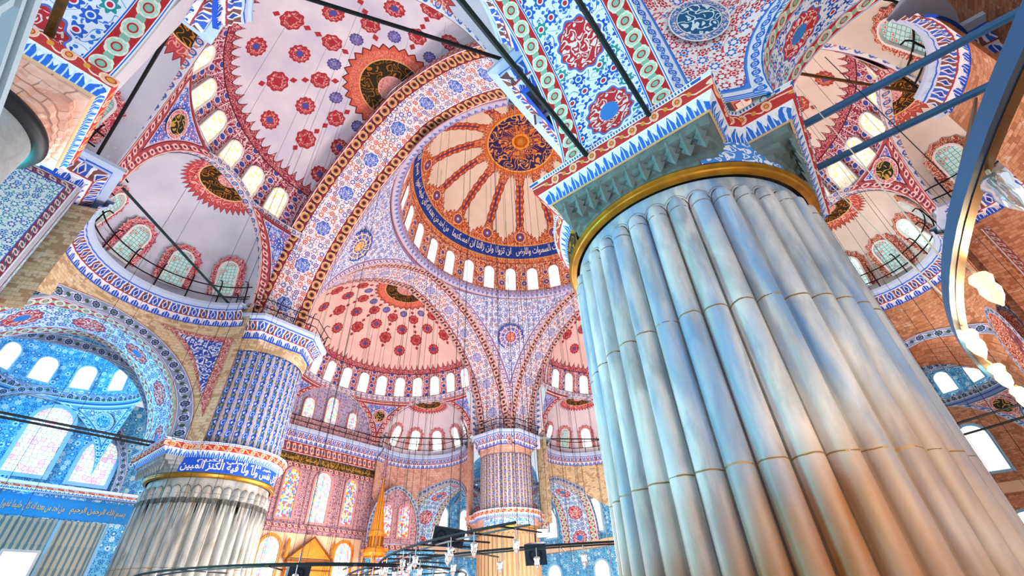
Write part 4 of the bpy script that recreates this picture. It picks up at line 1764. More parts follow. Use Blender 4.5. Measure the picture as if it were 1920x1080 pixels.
# text reads right to left: along increasing angle as seen from outside
T1 = '\u0643\u0644 \u0646\u0641\u0633 \u0648\u0644\u0627 \u0648\u0644\u0627 \u0641\u064A\u0647 \u0627\u0644\u0643\u0646\u0632 \u0627\u0644\u0645\u0628\u064A\u0646'
T2 = '\u062E\u064A\u0631 \u0627\u0644\u0644\u0647 \u0627\u0644\u0639\u0644\u064A \u0627\u0644\u0643\u0631\u064A\u0645'
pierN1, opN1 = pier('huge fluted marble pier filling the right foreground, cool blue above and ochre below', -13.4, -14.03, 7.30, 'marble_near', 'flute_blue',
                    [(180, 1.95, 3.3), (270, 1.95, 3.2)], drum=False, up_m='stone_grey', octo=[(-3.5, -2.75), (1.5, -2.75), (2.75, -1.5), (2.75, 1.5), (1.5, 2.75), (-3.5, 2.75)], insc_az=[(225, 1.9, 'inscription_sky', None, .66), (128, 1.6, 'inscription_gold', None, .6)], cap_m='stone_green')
pierL, opL = pier('fluted marble pier on the left with a blue flowered upper drum and blue inscription band', -13.52, 12.75, 6.12, 'marble_left', 'flute_blue',
                  [(180, 1.95, 3.2), (90, 1.95, 3.2)], drum_c=(.25, 0), insc_az=[(-92, 5.4, 'inscription_blue', [(T1, -.08, .46, .96), (T2, .20, .22, .72)], .68)], up_m='brick_tan')
pierF, opF = pier('far fluted pier with a patterned upper drum, below the orange disc at centre', 13.62, 14.27, 6.62, 'marble_far', 'flute_violet',
                  [(0, 1.95, 3.2), (90, 1.95, 3.2)], insc_az=[(-137, 5.4, 'inscription_sky', None, .6)], up_m='brick_pink', cap_m='brick_pink')
pierR, opR = pier('fluted pier behind the near one on the right', 13.4, -14.0, 6.8, 'marble_far', 'flute_violet', [(0, 1.95, 3.2), (270, 1.95, 3.2)], up_m='brick_rust', cap_m='stone_grey')


def open_path(op, a, b):
    """part of a closed outline, ordered so that outside is on the left"""
    out = []
    i = a
    while True:
        out.append(op[i % 8])
        if i % 8 == b % 8:
            break
        i -= 1
    return out


railing('iron_railing', 'iron railing with hooked posts over the flowered left pier', [opL[5], opL[4], opL[3], opL[2], opL[1], opL[0]], 15.4, h=1.15, step=1.1, inset=.45)
railing('iron_railing', 'fine iron railing over the far pier at centre', [opF[4], opF[3], opF[2], opF[1], opF[0], opF[7]], 15.4, h=1.15, step=1.1, inset=.45, r=.035)
railing('iron_railing', 'short iron railing on the upper cornice left of the near pier', [opN1[5], opN1[4], opN1[3]], 15.4, h=1.15, step=1.1, inset=.45)

# ------------------------------------------------------------------ secondary piers of the west and south sides


def small_pier(lab, x, y, hw=1.22, zr=7.25, zu=14.5, panels=(), full=True, m='stone_grey', cm='paint_rod_blue', up='stone_pale'):
    root = top('secondary_pier', lab, 'pier', (x, y, FLOOR), 'structure')
    b = MB()
    b.lathe((x, y, 0), [(1.06, FLOOR), (1.06, FLOOR + .4), (1.0, FLOOR + .5), (.98, zr)], 48)
    b.build('round_shaft', m, root, True)
    b = MB()
    b.lathe((x, y, zr), [(.98, -.16), (1.12, -.14), (1.16, -.02), (1.12, .08), (1.0, .1)], 48)
    b.build('collar_ring', 'iron_dark', root, True)
    V, U = [], []
    n = 64
    tiers = [(0, 0), (.15, .2), (.3, .24), (.35, .45), (.65, .5), (.7, .75), (1, .8), (1, 1)]
    for t_, tz in tiers:
        for k in range(n):
            a = 2 * pi * k / n
            sq = hw / max(abs(cos(a)), abs(sin(a)))
            q = 1.0 + (sq - 1.0) * t_ + (.03 * (k % 2) if 0 < t_ < 1 else 0)
            V.append((x + q * cos(a), y + q * sin(a), zr + .1 + .62 * tz))
            U.append((a, tz))
    F = [(i * n + k, i * n + (k + 1) % n, (i + 1) * n + (k + 1) % n, (i + 1) * n + k) for i in range(len(tiers) - 1) for k in range(n)]
    mesh('capital', V, F, 'brick_pink', root, U, smooth=False)
    z0 = zr + .72
    sqp = [(x - hw, y - hw), (x + hw, y - hw), (x + hw, y + hw), (x - hw, y + hw)]
    cornice(root, sqp[::-1], [(0, z0 - .02), (.04, z0), (.06, z0 + .12), (.12, z0 + .16), (.12, z0 + .22), (.10, z0 + .24), (.14, z0 + .40), (.16, z0 + .50), (.16, z0 + .54), (-.2, z0 + .55)], 'cornice_low', 'painted_cornice', 0, closed=True, step=.2)
    if full:
        b = MB()
        b.box((x, y, (z0 + .5 + zu) / 2), (hw * 1.84, hw * 1.84, zu - z0 - .5))
        b.build('upper_block', up, root)
        cornice(root, [(x + (p[0] - x) * 1.05, y + (p[1] - y) * 1.05) for p in sqp[::-1]], muq_prof(zu - .05, .62, 1.35, -.3), 'cornice_muqarnas', 'stalactite_cornice', .04, .62, closed=True, step=.31)
    for (nx, ny, zc, w_, h, m_) in panels:
        q = hw * .92 + .02
        px, py = x + nx * q, y + ny * q
        tx, ty = -ny, nx
        V = [(px + tx * s * w_ / 2, py + ty * s * w_ / 2, zc + t * h / 2) for s, t in ((-1, -1), (1, -1), (1, 1), (-1, 1))]
        mesh('painted_panel', V, [(0, 1, 2, 3)], m_, root, [(s * w_ / 2, t * h / 2) for s, t in ((-1, -1), (1, -1), (1, 1), (-1, 1))], smooth=False)
    return root


mat('panel_blue', p_panel('D6EAF2', ('1C78C4', '2A8CB8', '1F58B0'), '2A9AA0', '8A3A4A', 'E4E4E4', 2.2, 5.0, 3.4))
mat('panel_grey', p_panel('D8D4DC', ('4A5070', '6A6A88', '3A4A7A'), '8A90A8', 'B85A40', 'E8DCD4', 2.2, 4.6, 3.2))
small_pier('smooth round pier with a dark collar ring, upper left edge', -25.85, -6.05, panels=())
small_pier('pier with a tall turquoise flowered panel, left edge below the dark-ringed one', -25.95, 5.9, hw=1.3, panels=((0, -1, 12.0, 2.2, 5.0, 'panel_blue'), (1, 0, 12.0, 2.2, 5.0, 'panel_blue')))
small_pier('pier with a grey flowered panel at the right edge', 4.1, -25.2, hw=1.3, panels=((0, 1, 11.9, 2.2, 4.4, 'panel_grey'), (-1, 0, 11.9, 2.2, 4.4, 'panel_grey')), up='brick_rust')
small_pier('pier beyond the upper right corner', -6.2, -25.2, hw=1.3, up='brick_rust')
small_pier('pier at the west end of the near arch, behind the camera', -26.6, -14.1, hw=1.25, full=False)
small_pier('pier at the far end of the right arch, outside the frame', -14.9, -25.2, hw=1.5, full=False)

# ------------------------------------------------------------------ lower arches that open into the aisles


def lower_arch(lab, fr, o0, o1, hw, z0, zs, crown, m='paint_lower_soffit', bm='paint_chain_navy', band=.5, fo=None):
    root = top('aisle_arch', lab, 'arch', fr.W(0, o0, z0), 'structure')
    crv = arch_curve(hw, z0, zs, crown, 44, .25)
    arch_vault('painted_soffit', fr, o0, o1, crv, m, root, band, bm, nw=2, fo=fo)
    return root, crv


mat('paint_bay_red', p_field(3.0, 'F0D8D4', ('B83A44', 'C85A50', 'A8303C'), 'B84A50', '7A98CC', 'DCE4F0', '3A5AA8', .34))
mat('paint_leaf', lambda: (lambda u, v: mix(scroll(u, v * .5, 2.6, 0, 0, .17, 4), 'DCEEF6', '2A86C4'))(*uv()))
def circ_fo(axis, off, c, r_, lo):
    """depth of the curved wall at position l along the arch"""
    def f(l, z):
        t = l + off - c[axis]
        return max(lo, c[1 - axis] + sqrt(max(0, r_ * r_ - t * t)) - .07)
    return f


# frames: l runs along the wall plane, o across it
A1F = Fr((-21.35, 0), (1, 0), (0, -1))
lower_arch('broad painted arch soffit with red medallions overhead, springing left from the near pier', A1F, 12.55, 15.62, 4.62, 8.72, 9.6, 14.35, bm='paint_leaf', band=.55)
A2F = Fr((0, -10.0), (0, 1), (1, 0))
lower_arch('painted arch soffit with blue flowers and a red border in the top left corner', A2F, -27.0, -24.62, 2.75, 8.5, 8.6, 11.45, bm='stone_grey', band=.24)
A3F = Fr((0, -20.45), (0, 1), (1, 0))
lower_arch('curved painted soffit with red medallions right of the near pier', A3F, -15.75, -13.75, 3.2, 8.72, 8.9, 12.05, bm='paint_leaf', band=.42)
A4F = Fr((-21.35, 0), (1, 0), (0, 1))
lower_arch('turquoise arch at the left edge with a navy chain border', A4F, 12.2, 15.6, 4.6, 7.3, 8.0, 13.35, 'paint_teal_soffit', 'paint_chain_navy', .62, circ_fo(0, -21.35, (-19.8, 7.8), 4.75, 10.6))
A5F = Fr((0, 22.3), (0, 1), (1, 0))
lower_arch('tall pale blue arch with rose medallions left of the far pier', A5F, 12.5, 15.9, 4.2, 6.6, 7.4, 12.2, 'paint_teal_soffit', 'paint_chain_navy', .5, circ_fo(1, 22.3, (8.25, 21.27), 4.95, 11.3))
A6F = Fr((21.3, 0), (1, 0), (0, 1))
lower_arch('tall pale blue arch with rose medallions right of the far pier', A6F, 12.6, 15.9, 4.3, 6.6, 7.4, 12.2, 'paint_teal_soffit', 'paint_chain_navy', .5, circ_fo(0, 21.3, (20.27, 8.25), 4.95, 11.3))
A7F = Fr((25.9, 0), (0, 1), (1, 0))
A8F = Fr((0, -20.7), (0, 1), (1, 0))
lower_arch('worn brown arch on the right with a dark blue chain border', A8F, 11.5, 13.5, 3.7, 6.0, 7.0, 12.0, 'brick_rust', 'paint_chain_navy', .5, circ_fo(1, -20.7, (5.45, -19.7), 4.0, 7.6))


# ------------------------------------------------------------------ corner bays: pendentives, ring, little dome with windows
def bay(lab, cx, cy, hx, hy, z0, crown, zring, mt, disc, corners, halfs=None, dome_m='paint_wall_teal', domed=True, dij=(.5, .62), band='paint_chain_navy', rr_=None, wz=None, pane='pane_cool', dr=.8):
    root = top('corner_bay_vault', lab, 'vault', (cx, cy, z0), 'structure')

    def half(h, z):
        return h * sqrt(max(0, 1 - ((z - z0) / (crown - z0)) ** 2)) if z < crown else 0
    rad = rr_ or min(hx, hy) * .98
    for sx, sy in corners:
        def f(i, j):
            z = z0 + (crown - z0 + .15) * (1 - (1 - j) ** 1.6)
            a1, a2 = (half(hx, z), half(hy, z)) if halfs is None else halfs(z)
            p, q = (sx * a1, sy * hy), (sx * hx, sy * a2)
            r0, r1 = hypot(*p), hypot(*q)
            t0, t1 = atan2(p[1], p[0]), atan2(q[1], q[0])
            if t1 - t0 > pi: t1 -= 2 * pi
            if t0 - t1 > pi: t1 += 2 * pi
            t = t0 + (t1 - t0) * i
            r_ = r0 + (r1 - r0) * i
            k = max(0, j - .6) / .4
            r_ = r_ + (rad - r_) * k * k
            wd = abs(t1 - t0) * r_
            e = min(i, 1 - i) * wd * .9
            e = min(e, (crown + .15 - z) * .9, (z - z0) * .5 + .12)
            return (cx + r_ * cos(t), cy + r_ * sin(t), z), ((i - .5) * wd, z), (e, z)
        gmesh('painted_field', f, 20, 24, mt, root)
        if disc:
            ii, jj = dij
            c = Vector(f(ii, jj)[0])
            tl = (Vector(f(ii + .1, jj)[0]) - Vector(f(ii - .1, jj)[0])).normalized()
            tu = (Vector(f(ii, jj + .08)[0]) - Vector(f(ii, jj - .08)[0])).normalized()
            tu = (tu - tl * tu.dot(tl)).normalized()
            nr = tl.cross(tu)
            if nr.dot(Vector((cx, cy, c.z - 4)) - c) < 0:
                nr = -nr
            c += nr * .16
            V, U = [tuple(c + nr * .05)], [(0, 0)]
            for k in range(36):
                t = 2 * pi * k / 36
                V.append(tuple(c + (tl * cos(t) + tu * sin(t)) * dr))
                U.append((cos(t), sin(t)))
            mesh('round_medallion', V, [(0, 1 + k, 1 + (k + 1) % 36) for k in range(36)], disc, root, U)
    if domed:
        gmesh('ring_band', lambda i, j: ((cx + (rad + .15 - .3 * j) * cos(2 * pi * i), cy + (rad + .15 - .3 * j) * sin(2 * pi * i), crown - .1 + .7 * j), (2 * pi * i * rad, j)), 48, 1, band, root, False)

        def g(i, j):
            t = 2 * pi * i
            p = j * pi / 2
            return (cx + rad * .97 * cos(p) ** .8 * cos(t) if j < 1 else cx, cy + rad * .97 * (cos(p) ** .8 if j < 1 else 0) * sin(t), crown + .5 + rad * .85 * sin(p)), (t * rad, p * rad)
        gmesh('dome_shell', g, 48, 14, dome_m, root)
        for k in range(12):
            t = 2 * pi * (k + .25) / 12
            r_ = rad * .91
            p0 = Vector((cx + r_ * cos(t), cy + r_ * sin(t), crown + .75))
            p1 = Vector((cx + (r_ - .16) * cos(t), cy + (r_ - .16) * sin(t), crown + 2.5))
            if wz is None or wz(t):
                window(p0, p1 - p0, (-cos(t), -sin(t), 0), 1.05, 1.6, pane, 'frame_sky', label='small bright window in the ring of: ' + lab, group='ring windows, ' + lab, depth=.1, fwid=.07)
    return root


bay('blue and red painted corner vault above the near pier, with a dark blue disc', -21.35, -20.45, 5.58, 4.86, 8.75, 14.2, 14.2, 'paint_bay_pendentive', 'disc_blue', ((1, 1),), halfs=lambda z: (4.62 * sqrt(max(0, 1 - (max(0, z - 9.6) / 4.8) ** 2)), 3.2 * sqrt(max(0, 1 - (max(0, z - 8.9) / 3.2) ** 2))), domed=False, dij=(.36, .36), dr=.72, rr_=5.0)
bay('turquoise corner dome with small windows seen through the left arch', -21.3, 20.4, 4.6, 4.6, 7.9, 12.75, 13.0, 'paint_bay_teal', 'disc_teal', ((1, 1), (-1, 1), (1, -1)), dr=.62)
bay('pale blue corner dome left behind the far pier', 21.2, 21.2, 4.7, 4.7, 7.6, 12.6, 13, 'paint_bay_teal', 'disc_teal', ((1, 1), (-1, 1), (1, -1)), dr=.6)
bay('blue corner dome low on the right behind the near pier', 20.5, -21.0, 4.7, 4.7, 7.4, 12.4, 13, 'paint_bay_red', 'disc_dark', ((1, 1), (1, -1), (-1, -1), (-1, 1)), dr=.8)


# ------------------------------------------------------------------ outer walls
def flat_wall(name, lab, p0, p1, z0, z1, m, holes=()):
    """plane wall from p0 to p1"""
    L = hypot(p1[0] - p0[0], p1[1] - p0[1])
    V = [(p0[0], p0[1], z0), (p1[0], p1[1], z0), (p1[0], p1[1], z1), (p0[0], p0[1], z1)]
    o = mesh(name, V, [(0, 1, 2, 3)], m, None, [(0, z0), (L, z0), (L, z1), (0, z1)], smooth=False)
    return tagit(o, lab, 'wall', 'structure')


def strip(name, p0, p1, z0, z1, m, parent, off=(0, 0), h=None):
    L = hypot(p1[0] - p0[0], p1[1] - p0[1])
    a, b_ = (p0[0] + off[0], p0[1] + off[1]), (p1[0] + off[0], p1[1] + off[1])
    bb = MB()
    V = [(a[0], a[1], z0), (b_[0], b_[1], z0), (b_[0], b_[1], z1), (a[0], a[1], z1)]
    bb.add(V, [(0, 1, 2, 3)], [(0, 0), (L, 0), (L, 1), (0, 1)])
    c, d = (p0[0], p0[1]), (p1[0], p1[1])
    bb.add([(a[0], a[1], z0), (b_[0], b_[1], z0), (d[0], d[1], z0), (c[0], c[1], z0)], [(0, 1, 2, 3)], [(0, 0), (L, 0), (L, .2), (0, .2)])
    bb.add([(a[0], a[1], z1), (b_[0], b_[1], z1), (d[0], d[1], z1), (c[0], c[1], z1)], [(0, 1, 2, 3)], [(0, 0), (L, 0), (L, .2), (0, .2)])
    return bb.build(name, m, parent)


# north-west bay: gallery wall with the cyan windows
flat_wall('wall_northwest', 'turquoise flowered wall with tall windows seen through the left arch', (-27.5, 25.2), (-13.2, 25.2), FLOOR, 13.6, 'paint_wall_teal')
flat_wall('wall_west', 'turquoise flowered west wall, left edge', (-27.2, 26), (-27.2, 7), FLOOR, 13.6, 'paint_wall_teal')
for lab, xx, w_, z0, h in (('tall cyan-lit window behind the two dark rods at the left edge', -19.95, 2.0, 8.2, 4.1), ('rounded cyan-lit window next to the left pier', -16.75, 1.9, 8.1, 2.7), ('cyan-lit window cut by the left frame edge', -23.3, 2.0, 8.0, 2.7)):
    window((xx, 25.1, z0), (0, 0, 1), (0, -1, 0), w_, h, 'pane_cyan', 'frame_sky', label=lab, fwid=.22)
root = top('lunette_band', 'carved turquoise arch band round the tall left window', 'moulding', (-20, 25, 8), 'structure')
arch_vault('face', Fr((-20.3, 25.1), (1, 0), (0, 1)), -.35, 0, arch_curve(4.9, 7.5, 8.0, 13.0, 40, .2), 'paint_chain_navy', root, .5, 'paint_chain_navy', nw=1, both=False)
gal = top('gallery_cornice', 'turquoise ledge and deep blue inscription frieze below the left windows', 'cornice', (-20, 25, 6), 'structure')
strip('ledge', (-27.2, 25.2), (-13.2, 25.2), 7.25, 7.75, 'cornice_low', gal, (0, -.5))
strip('frieze', (-27.2, 25.2), (-13.2, 25.2), 6.0, 7.1, 'paint_blue_plain', gal, (0, -.12))
for k in range(4):
    inscription('inscription_letters', shape(insc[k]), lambda X_, Y_, k=k: (-25 + 3.2 * k + X_, 25.04, 6.5 + Y_), 2.9, .5, 'letter_gold', gal, .01)
gl = top('gallery_lattice', 'tall pale lattice screen of the royal gallery, lower left', 'screen', (-20, 23, 2), 'thing')
V = [(-27, 22.9, 1.0), (-15.0, 22.9, 1.0), (-15.0, 22.9, 5.6), (-27, 22.9, 5.6)]
mesh('lattice_panel', V, [(0, 1, 2, 3)], 'lattice_gilt', gl, [(0, 0), (12, 0), (12, 4.6), (0, 4.6)], smooth=False)
for xx in (-23.8, -20.6, -17.4, -15.1):
    b = MB(); b.box((xx, 22.85, 3.3), (.16, .12, 4.6)); b.build('post', 'frame_sky', gl)
for xx, ww in ((-18.4, 1.4), (-22.3, 1.5)):
    window((xx, 22.8, 2.6), (0, 0, 1), (0, -1, 0), ww, 1.3, 'pane_cool', 'frame_white', label='small square glowing opening in the gallery lattice, lower left' if xx > -20 else 'square glowing opening at the left frame edge', sq=True, fwid=.12)
bs = top('gallery_balustrade', 'dark balustrade with pale openwork at the bottom left corner', 'balustrade', (-20, 21, 1), 'thing')
for z, hh in ((2.35, .16), (1.15, .2)):
    b = MB(); b.box((-20.5, 21.6, z), (12, .3, hh)); b.build('rail', 'iron_dark', bs)
mat('openwork', lambda: (lambda u, v: arabesque(u, v, 4.0, '16304C', '7CC0EC', .16))(*uv()))
mesh('openwork_panel', [(-26.5, 21.6, 1.2), (-14.5, 21.6, 1.2), (-14.5, 21.6, 2.3), (-26.5, 21.6, 2.3)], [(0, 1, 2, 3)], 'openwork', bs, [(0, 0), (12, 0), (12, 1.1), (0, 1.1)], smooth=False)
window((-17.9, 24.9, .9), (0, 0, 1), (0, -1, 0), 2.4, 2.0, 'pane_cool', 'frame_sky', label='low glaring window behind the dark balustrade', sq=True)

# mihrab wall
YM = 26.0
flat_wall('wall_north', 'rose flowered mihrab wall with three tall stained windows', (-8.5, YM), (7.6, YM), FLOOR, 16.5, 'paint_wall_rose')
mr = top('wall_frieze', 'crimson bands with a dark gilt inscription above the stained windows', 'frieze', (0, YM, 12), 'structure')
strip('upper_band', (-6, YM), (5.9, YM), 13.05, 14.1, 'paint_chain_red', mr, (0, -.12))
strip('dark_inscription', (-6, YM), (5.9, YM), 12.3, 13.05, 'inscription_gold', mr, (0, -.10))
strip('lower_band', (-6, YM), (5.9, YM), 11.85, 12.3, 'paint_chain_red', mr, (0, -.12))
for k in range(3):
    inscription('inscription_letters', shape(insc[k]), lambda X_, Y_, k=k: (-4 + 3.8 * k + X_, YM - .14, 12.66 + Y_), 3.4, .5, 'letter_gold', mr, .01)
cr = top('cornice', 'straight blue and crimson cornice across the mihrab wall', 'cornice', (0, YM, 14), 'structure')
cornice(cr, [(6.2, YM), (-6.4, YM)][::-1] if False else [(6.2, YM), (-6.4, YM)], muq_prof(14.05, .62, 1.35), 'cornice_muqarnas_far', 'stalactites', .05, .62)
railing('iron_railing', 'thin iron railing below the three bright upper windows', [(5.9, YM - .1), (-5.9, YM - .1)], 15.4, h=1.0, step=1.4, inset=.5, r=.035, hook=False)
for lab, xx, w_, z0, h, pn in (('left of the three tall stained windows above the mihrab', -2.75, 1.35, 7.75, 3.95, 'pane_stained'), ('middle and widest of the three tall stained windows above the mihrab', .35, 1.65, 7.6, 4.25, 'pane_stained_cool'),
                               ('right of the three tall stained windows above the mihrab', 3.45, 1.2, 7.75, 3.95, 'pane_stained')):
    window((xx, YM - .02, z0), (0, 0, 1), (0, -1, 0), w_, h, pn, 'frame_rose', label=lab, fwid=.2)
ml = top('wall_moulding', 'warm orange-red moulding under the three stained windows', 'moulding', (0, YM, 7), 'structure')
strip('moulding', (-6, YM), (5.9, YM), 6.95, 7.25, 'paint_chain_red', ml, (0, -.35))
lw = top('wall_revetment', 'warm lit marble facing round the mihrab', 'wall', (0, YM, 3), 'structure')
strip('marble_facing', (-6.0, YM), (5.4, YM), FLOOR, 6.6, 'marble_warm', lw, (0, -.2))
for xx in (-3.35, 3.6):
    window((xx, YM - .22, 2.2), (0, 0, 1), (0, -1, 0), 1.7, 4.0, 'pane_stained_cool', 'gilt', label='arched glowing window %s of the gilt mihrab gable' % ('left' if xx < 0 else 'right'), fwid=.22)
mh = top('mihrab', 'gilt mihrab with a triangular gable on the end wall', 'mihrab', (.2, YM, FLOOR), 'thing')
b = MB(); b.box((.2, YM - .5, 2.1), (3.9, .5, 5.0)); b.build('body', 'gilt', mh)
b = MB()
b.add([(-1.75, YM - .8, 4.75), (2.15, YM - .8, 4.75), (.2, YM - .8, 6.25), (-1.75, YM - .3, 4.75), (2.15, YM - .3, 4.75), (.2, YM - .3, 6.25)], [(0, 1, 2), (3, 5, 4), (0, 2, 5, 3), (1, 4, 5, 2), (0, 3, 4, 1)])
b.build('gable', 'gilt', mh)
b = MB(); b.tube([(-1.95, YM - .85, 4.62), (.2, YM - .85, 6.35), (2.35, YM - .85, 4.62)], .09, 6); b.build('gable_moulding', 'gilt_dark', mh)
b = MB(); b.box((.2, YM - .8, 4.55), (4.3, .3, .16)); b.box((.2, YM - .8, 3.9), (4.1, .2, .10)); b.build('cornice_moulding', 'gilt_dark', mh)
V = [(.2 + x_, YM - .78, FLOOR + y_) for x_, y_ in arch_outline(1.9, 5.0)]
mesh('niche', V, [tuple(range(len(V)))], 'gilt_dark', mh, smooth=False)
for sx in (-1.95, 2.35):
    b = MB(); b.lathe((sx, YM - .6, 4.7), [(.16, 0), (.2, .2), (.1, .5), (.24, .75), (.12, 1.0), (.16, 1.2), (.02, 1.5)], 12); b.build('finial', 'gilt', mh, True)
nt = MB()
mb = top('minbar', 'gilt minbar tower with a tall pointed cone right of the mihrab', 'pulpit', (4.6, 22.6, FLOOR), 'thing')
MX, MY = 4.75, 22.6
b = MB(); b.lathe((MX, MY, 6.75), [(.66, 0), (.70, .12), (.60, .22), (.12, 4.3), (.05, 4.5), (.10, 4.7), (.01, 5.0)], 12); b.build('cone_roof', 'gilt', mb)
b = MB(); b.lathe((MX, MY, 5.6), [(.62, 0), (.62, .9), (.72, 1.0), (.72, 1.16)], 12); b.build('drum', 'gilt', mb)
for k in range(12):
    t = 2 * pi * (k + .5) / 12
    b = MB(); b.box((MX + .62 * cos(t), MY + .62 * sin(t), 6.05), (.12, .12, .8), t); b.build('drum_niche', 'gilt_dark', mb)
b = MB(); b.lathe((MX, MY, 4.9), [(.95, 0), (1.05, .25), (.95, .5), (.75, .72)], 12); b.box((MX, MY, 5.35), (1.7, 1.7, .2)); b.build('canopy_cornice', 'gilt', mb)
for sx in (-.7, .7):
    for sy in (-.7, .7):
        b = MB(); b.lathe((MX + sx, MY + sy, FLOOR + 3.5), [(.09, 0), (.09, 3.0), (.14, 3.15)], 10); b.build('column', 'gilt', mb, True)
b = MB(); b.box((MX, MY, FLOOR + 1.75), (1.6, 1.6, 3.5)); b.build('platform', 'marble_warm', mb)

# wall pieces either side of the mihrab bay with their paired windows
root = top('blind_arch', 'red-edged blind arch with two warm stained windows beside the minbar', 'arch', (8, 24.6, 6), 'structure')
bf = Fr((8.0, 24.35), (cos(R(-18)), sin(R(-18))), (sin(R(18)), cos(R(18))))
crv = arch_curve(2.35, 6.3, 7.2, 11.2, 32, .3)
arch_vault('arch_edge', bf, -.2, .4, crv, 'paint_chain_red', root, .4, 'paint_chain_navy', nw=1, both=False)
V = [bf.W(l, .0, z) for l, z in crv]
mesh('field', V, [tuple(range(len(V)))], 'paint_wall_rose', root, [(l, z) for l, z in crv], smooth=False)
for dx in (-.95, .95):
    p = bf.W(dx, -.05, 6.9)
    window(p, (0, 0, 1), (-bf.d[0], -bf.d[1], 0), 1.15, 2.9, 'pane_stained_warm', 'frame_rose', label='%s warm stained window of the pair beside the minbar' % ('left' if dx < 0 else 'right'), fwid=.16)
strip('sill_band', bf.W(-2.8, 0, 0)[:2], bf.W(2.8, 0, 0)[:2], 5.7, 6.2, 'paint_chain_red', root, (-.1, -.35))
flat_wall('wall_northeast', 'teal tiled low wall behind the minbar', (5.6, 25.0), (12.6, 23.2), FLOOR, 6.0, 'paint_wall_teal')
for dx in (-1.2, 1.1):
    p = bf.W(dx, -.3, 2.0)
    window(p, (0, 0, 1), (-bf.d[0], -bf.d[1], 0), 1.3, 3.2, 'pane_stained', 'frame_rose', label='%s low stained window of the pair behind the minbar' % ('left' if dx < 0 else 'right'), fwid=.16)

# far walls of the north-east and south-east bays
flat_wall('wall_north_end', 'pale blue end wall seen through the arch left of the far pier', (12, 26.6), (27.5, 26.6), FLOOR, 13.4, 'paint_wall_teal')
flat_wall('wall_southeast', 'rust brick wall low behind the near pier on the right', (27.0, -16.5), (27.0, -27), FLOOR, 13.4, 'brick_rust')
flat_wall('wall_east', 'pale blue wall far behind the arch right of the far pier', (27.0, 27), (27.0, -16.5), FLOOR, 13.4, 'paint_wall_teal')
k = 0
for yy in (25.0, 21.8, 18.2, 12.0, 7.5, 3.0, -18.5, -22.5):
    for z0, h in ((7.6, 3.4), (1.6, 3.2)):
        window((26.9, yy, z0), (0, 0, 1), (-1, 0, 0), 1.7, h, 'pane_cool', 'frame_sky', label='bright arched window in the far east wall', group='windows of the far east wall', fwid=.2)
for xx in (16.5, 20.2, 23.8):
    for z0, h in ((7.6, 3.4), (1.6, 3.2)):
        window((xx, 26.5, z0), (0, 0, 1), (0, -1, 0), 1.7, h, 'pane_cool', 'frame_sky', label='bright arched window in the end wall left behind the far pier', group='windows of the end wall behind the far pier', fwid=.2)
lg = top('gallery_ledge', 'rose marble ledge running under the far windows', 'moulding', (20, 20, 6), 'structure')
strip('ledge', (12, 26.6), (27, 26.6), 6.0, 6.7, 'marble_warm', lg, (0, -.9))
strip('ledge', (27, 27), (27, -27), 6.0, 6.7, 'marble_warm', lg, (-.9, 0))
flat_wall('wall_south', 'brown brick south wall behind the right arch', (-6, -27.4), (27, -27.4), FLOOR, 14.5, 'brick_rust')

flat_wall('wall_southwest', 'rough brown brick wall in the upper right corner, above the blue rods', (-27, -24.6), (-6.2, -24.6), 9.0, 24.0, 'brick_rust')

# ------------------------------------------------------------------ painted triangle beside the flowered drum
tp = top('painted_triangle', 'blue arabesque triangle with a red border between the left arch and the flowered drum', 'panel', (-16, 11, 12), 'structure')
TC = (-19.8, 7.80)


def tri_pts(a0, a1, zt0, zt1, zb, rr_, m):
    def f(i, j):
        a = R(a0 + (a1 - a0) * i)
        zt = zt0 + (zt1 - zt0) * i
        low = zt - (zt - zb) * (i ** 1.9)
        z = low + (zt - low) * j
        return (TC[0] + rr_ * cos(a), TC[1] + rr_ * sin(a), z), (a * 4.95, z)
    return gmesh('field', f, 24, 6, m, tp, False)


mat('tri_blue', lambda: (lambda u, v: arabesque(u, v, 3.6, '3450B0', 'E4E8F6', .2))(*uv()))
mat('tri_red', lambda: (lambda u, v: arabesque(u, v, 6.0, 'B85A58', 'ECC8BC', .16))(*uv()))
tri_pts(84, 34, 14.05, 13.65, 8.9, 4.70, 'tri_red')
tri_pts(73, 40, 13.72, 13.35, 10.1, 4.66, 'tri_blue')


# ------------------------------------------------------------------ tie rods
def rod(lab, a, b_, r_=.06, m='iron_black', group=None):
    bb = MB()
    bb.tube([a, b_], r_, 8)
    v = Vector(b_) - Vector(a)
    o = bb.build('tie_rod', m, None)
    tagit(o, lab, 'rod', group=group)
    return o


rod('dark teal rod along the left border of the big painted soffit overhead', (-16.75, -13.35, 8.72), (-26.5, -13.35, 8.72), .062, 'paint_rod_teal')
rod('dark rod ending in the middle of the big painted soffit, above the near pier', (-16.75, -14.95, 8.72), (-26.5, -14.95, 8.72), .055, 'paint_rod_teal')
rod('upper of the two thick blue rods at the upper right', (-14.6, -17.1, 8.62), (-14.6, -25, 8.62), .085, 'paint_rod_blue')
rod('lower of the two thick blue rods at the upper right', (-13.05, -17.1, 8.62), (-13.05, -25, 8.62), .085, 'paint_rod_blue')
rod('upper of the two dark rods across the left cyan windows', (-16.9, 13.3, 7.9), (-27, 13.3, 7.9), .055, 'iron_dark')
rod('lower of the two dark rods across the left cyan windows', (-16.9, 12.0, 7.72), (-27, 12.0, 7.72), .055, 'iron_dark')
rod('short bronze rod in the top left painted arch', (-25.6, -7.2, 8.72), (-25.6, -13, 8.72), .075, 'rod_bronze')
rod('green-black rod slanting across the pale half dome on the left', (-23.75, 5.35, 15.9), (-16.35, 11.2, 15.9), .065, 'paint_rod_teal')
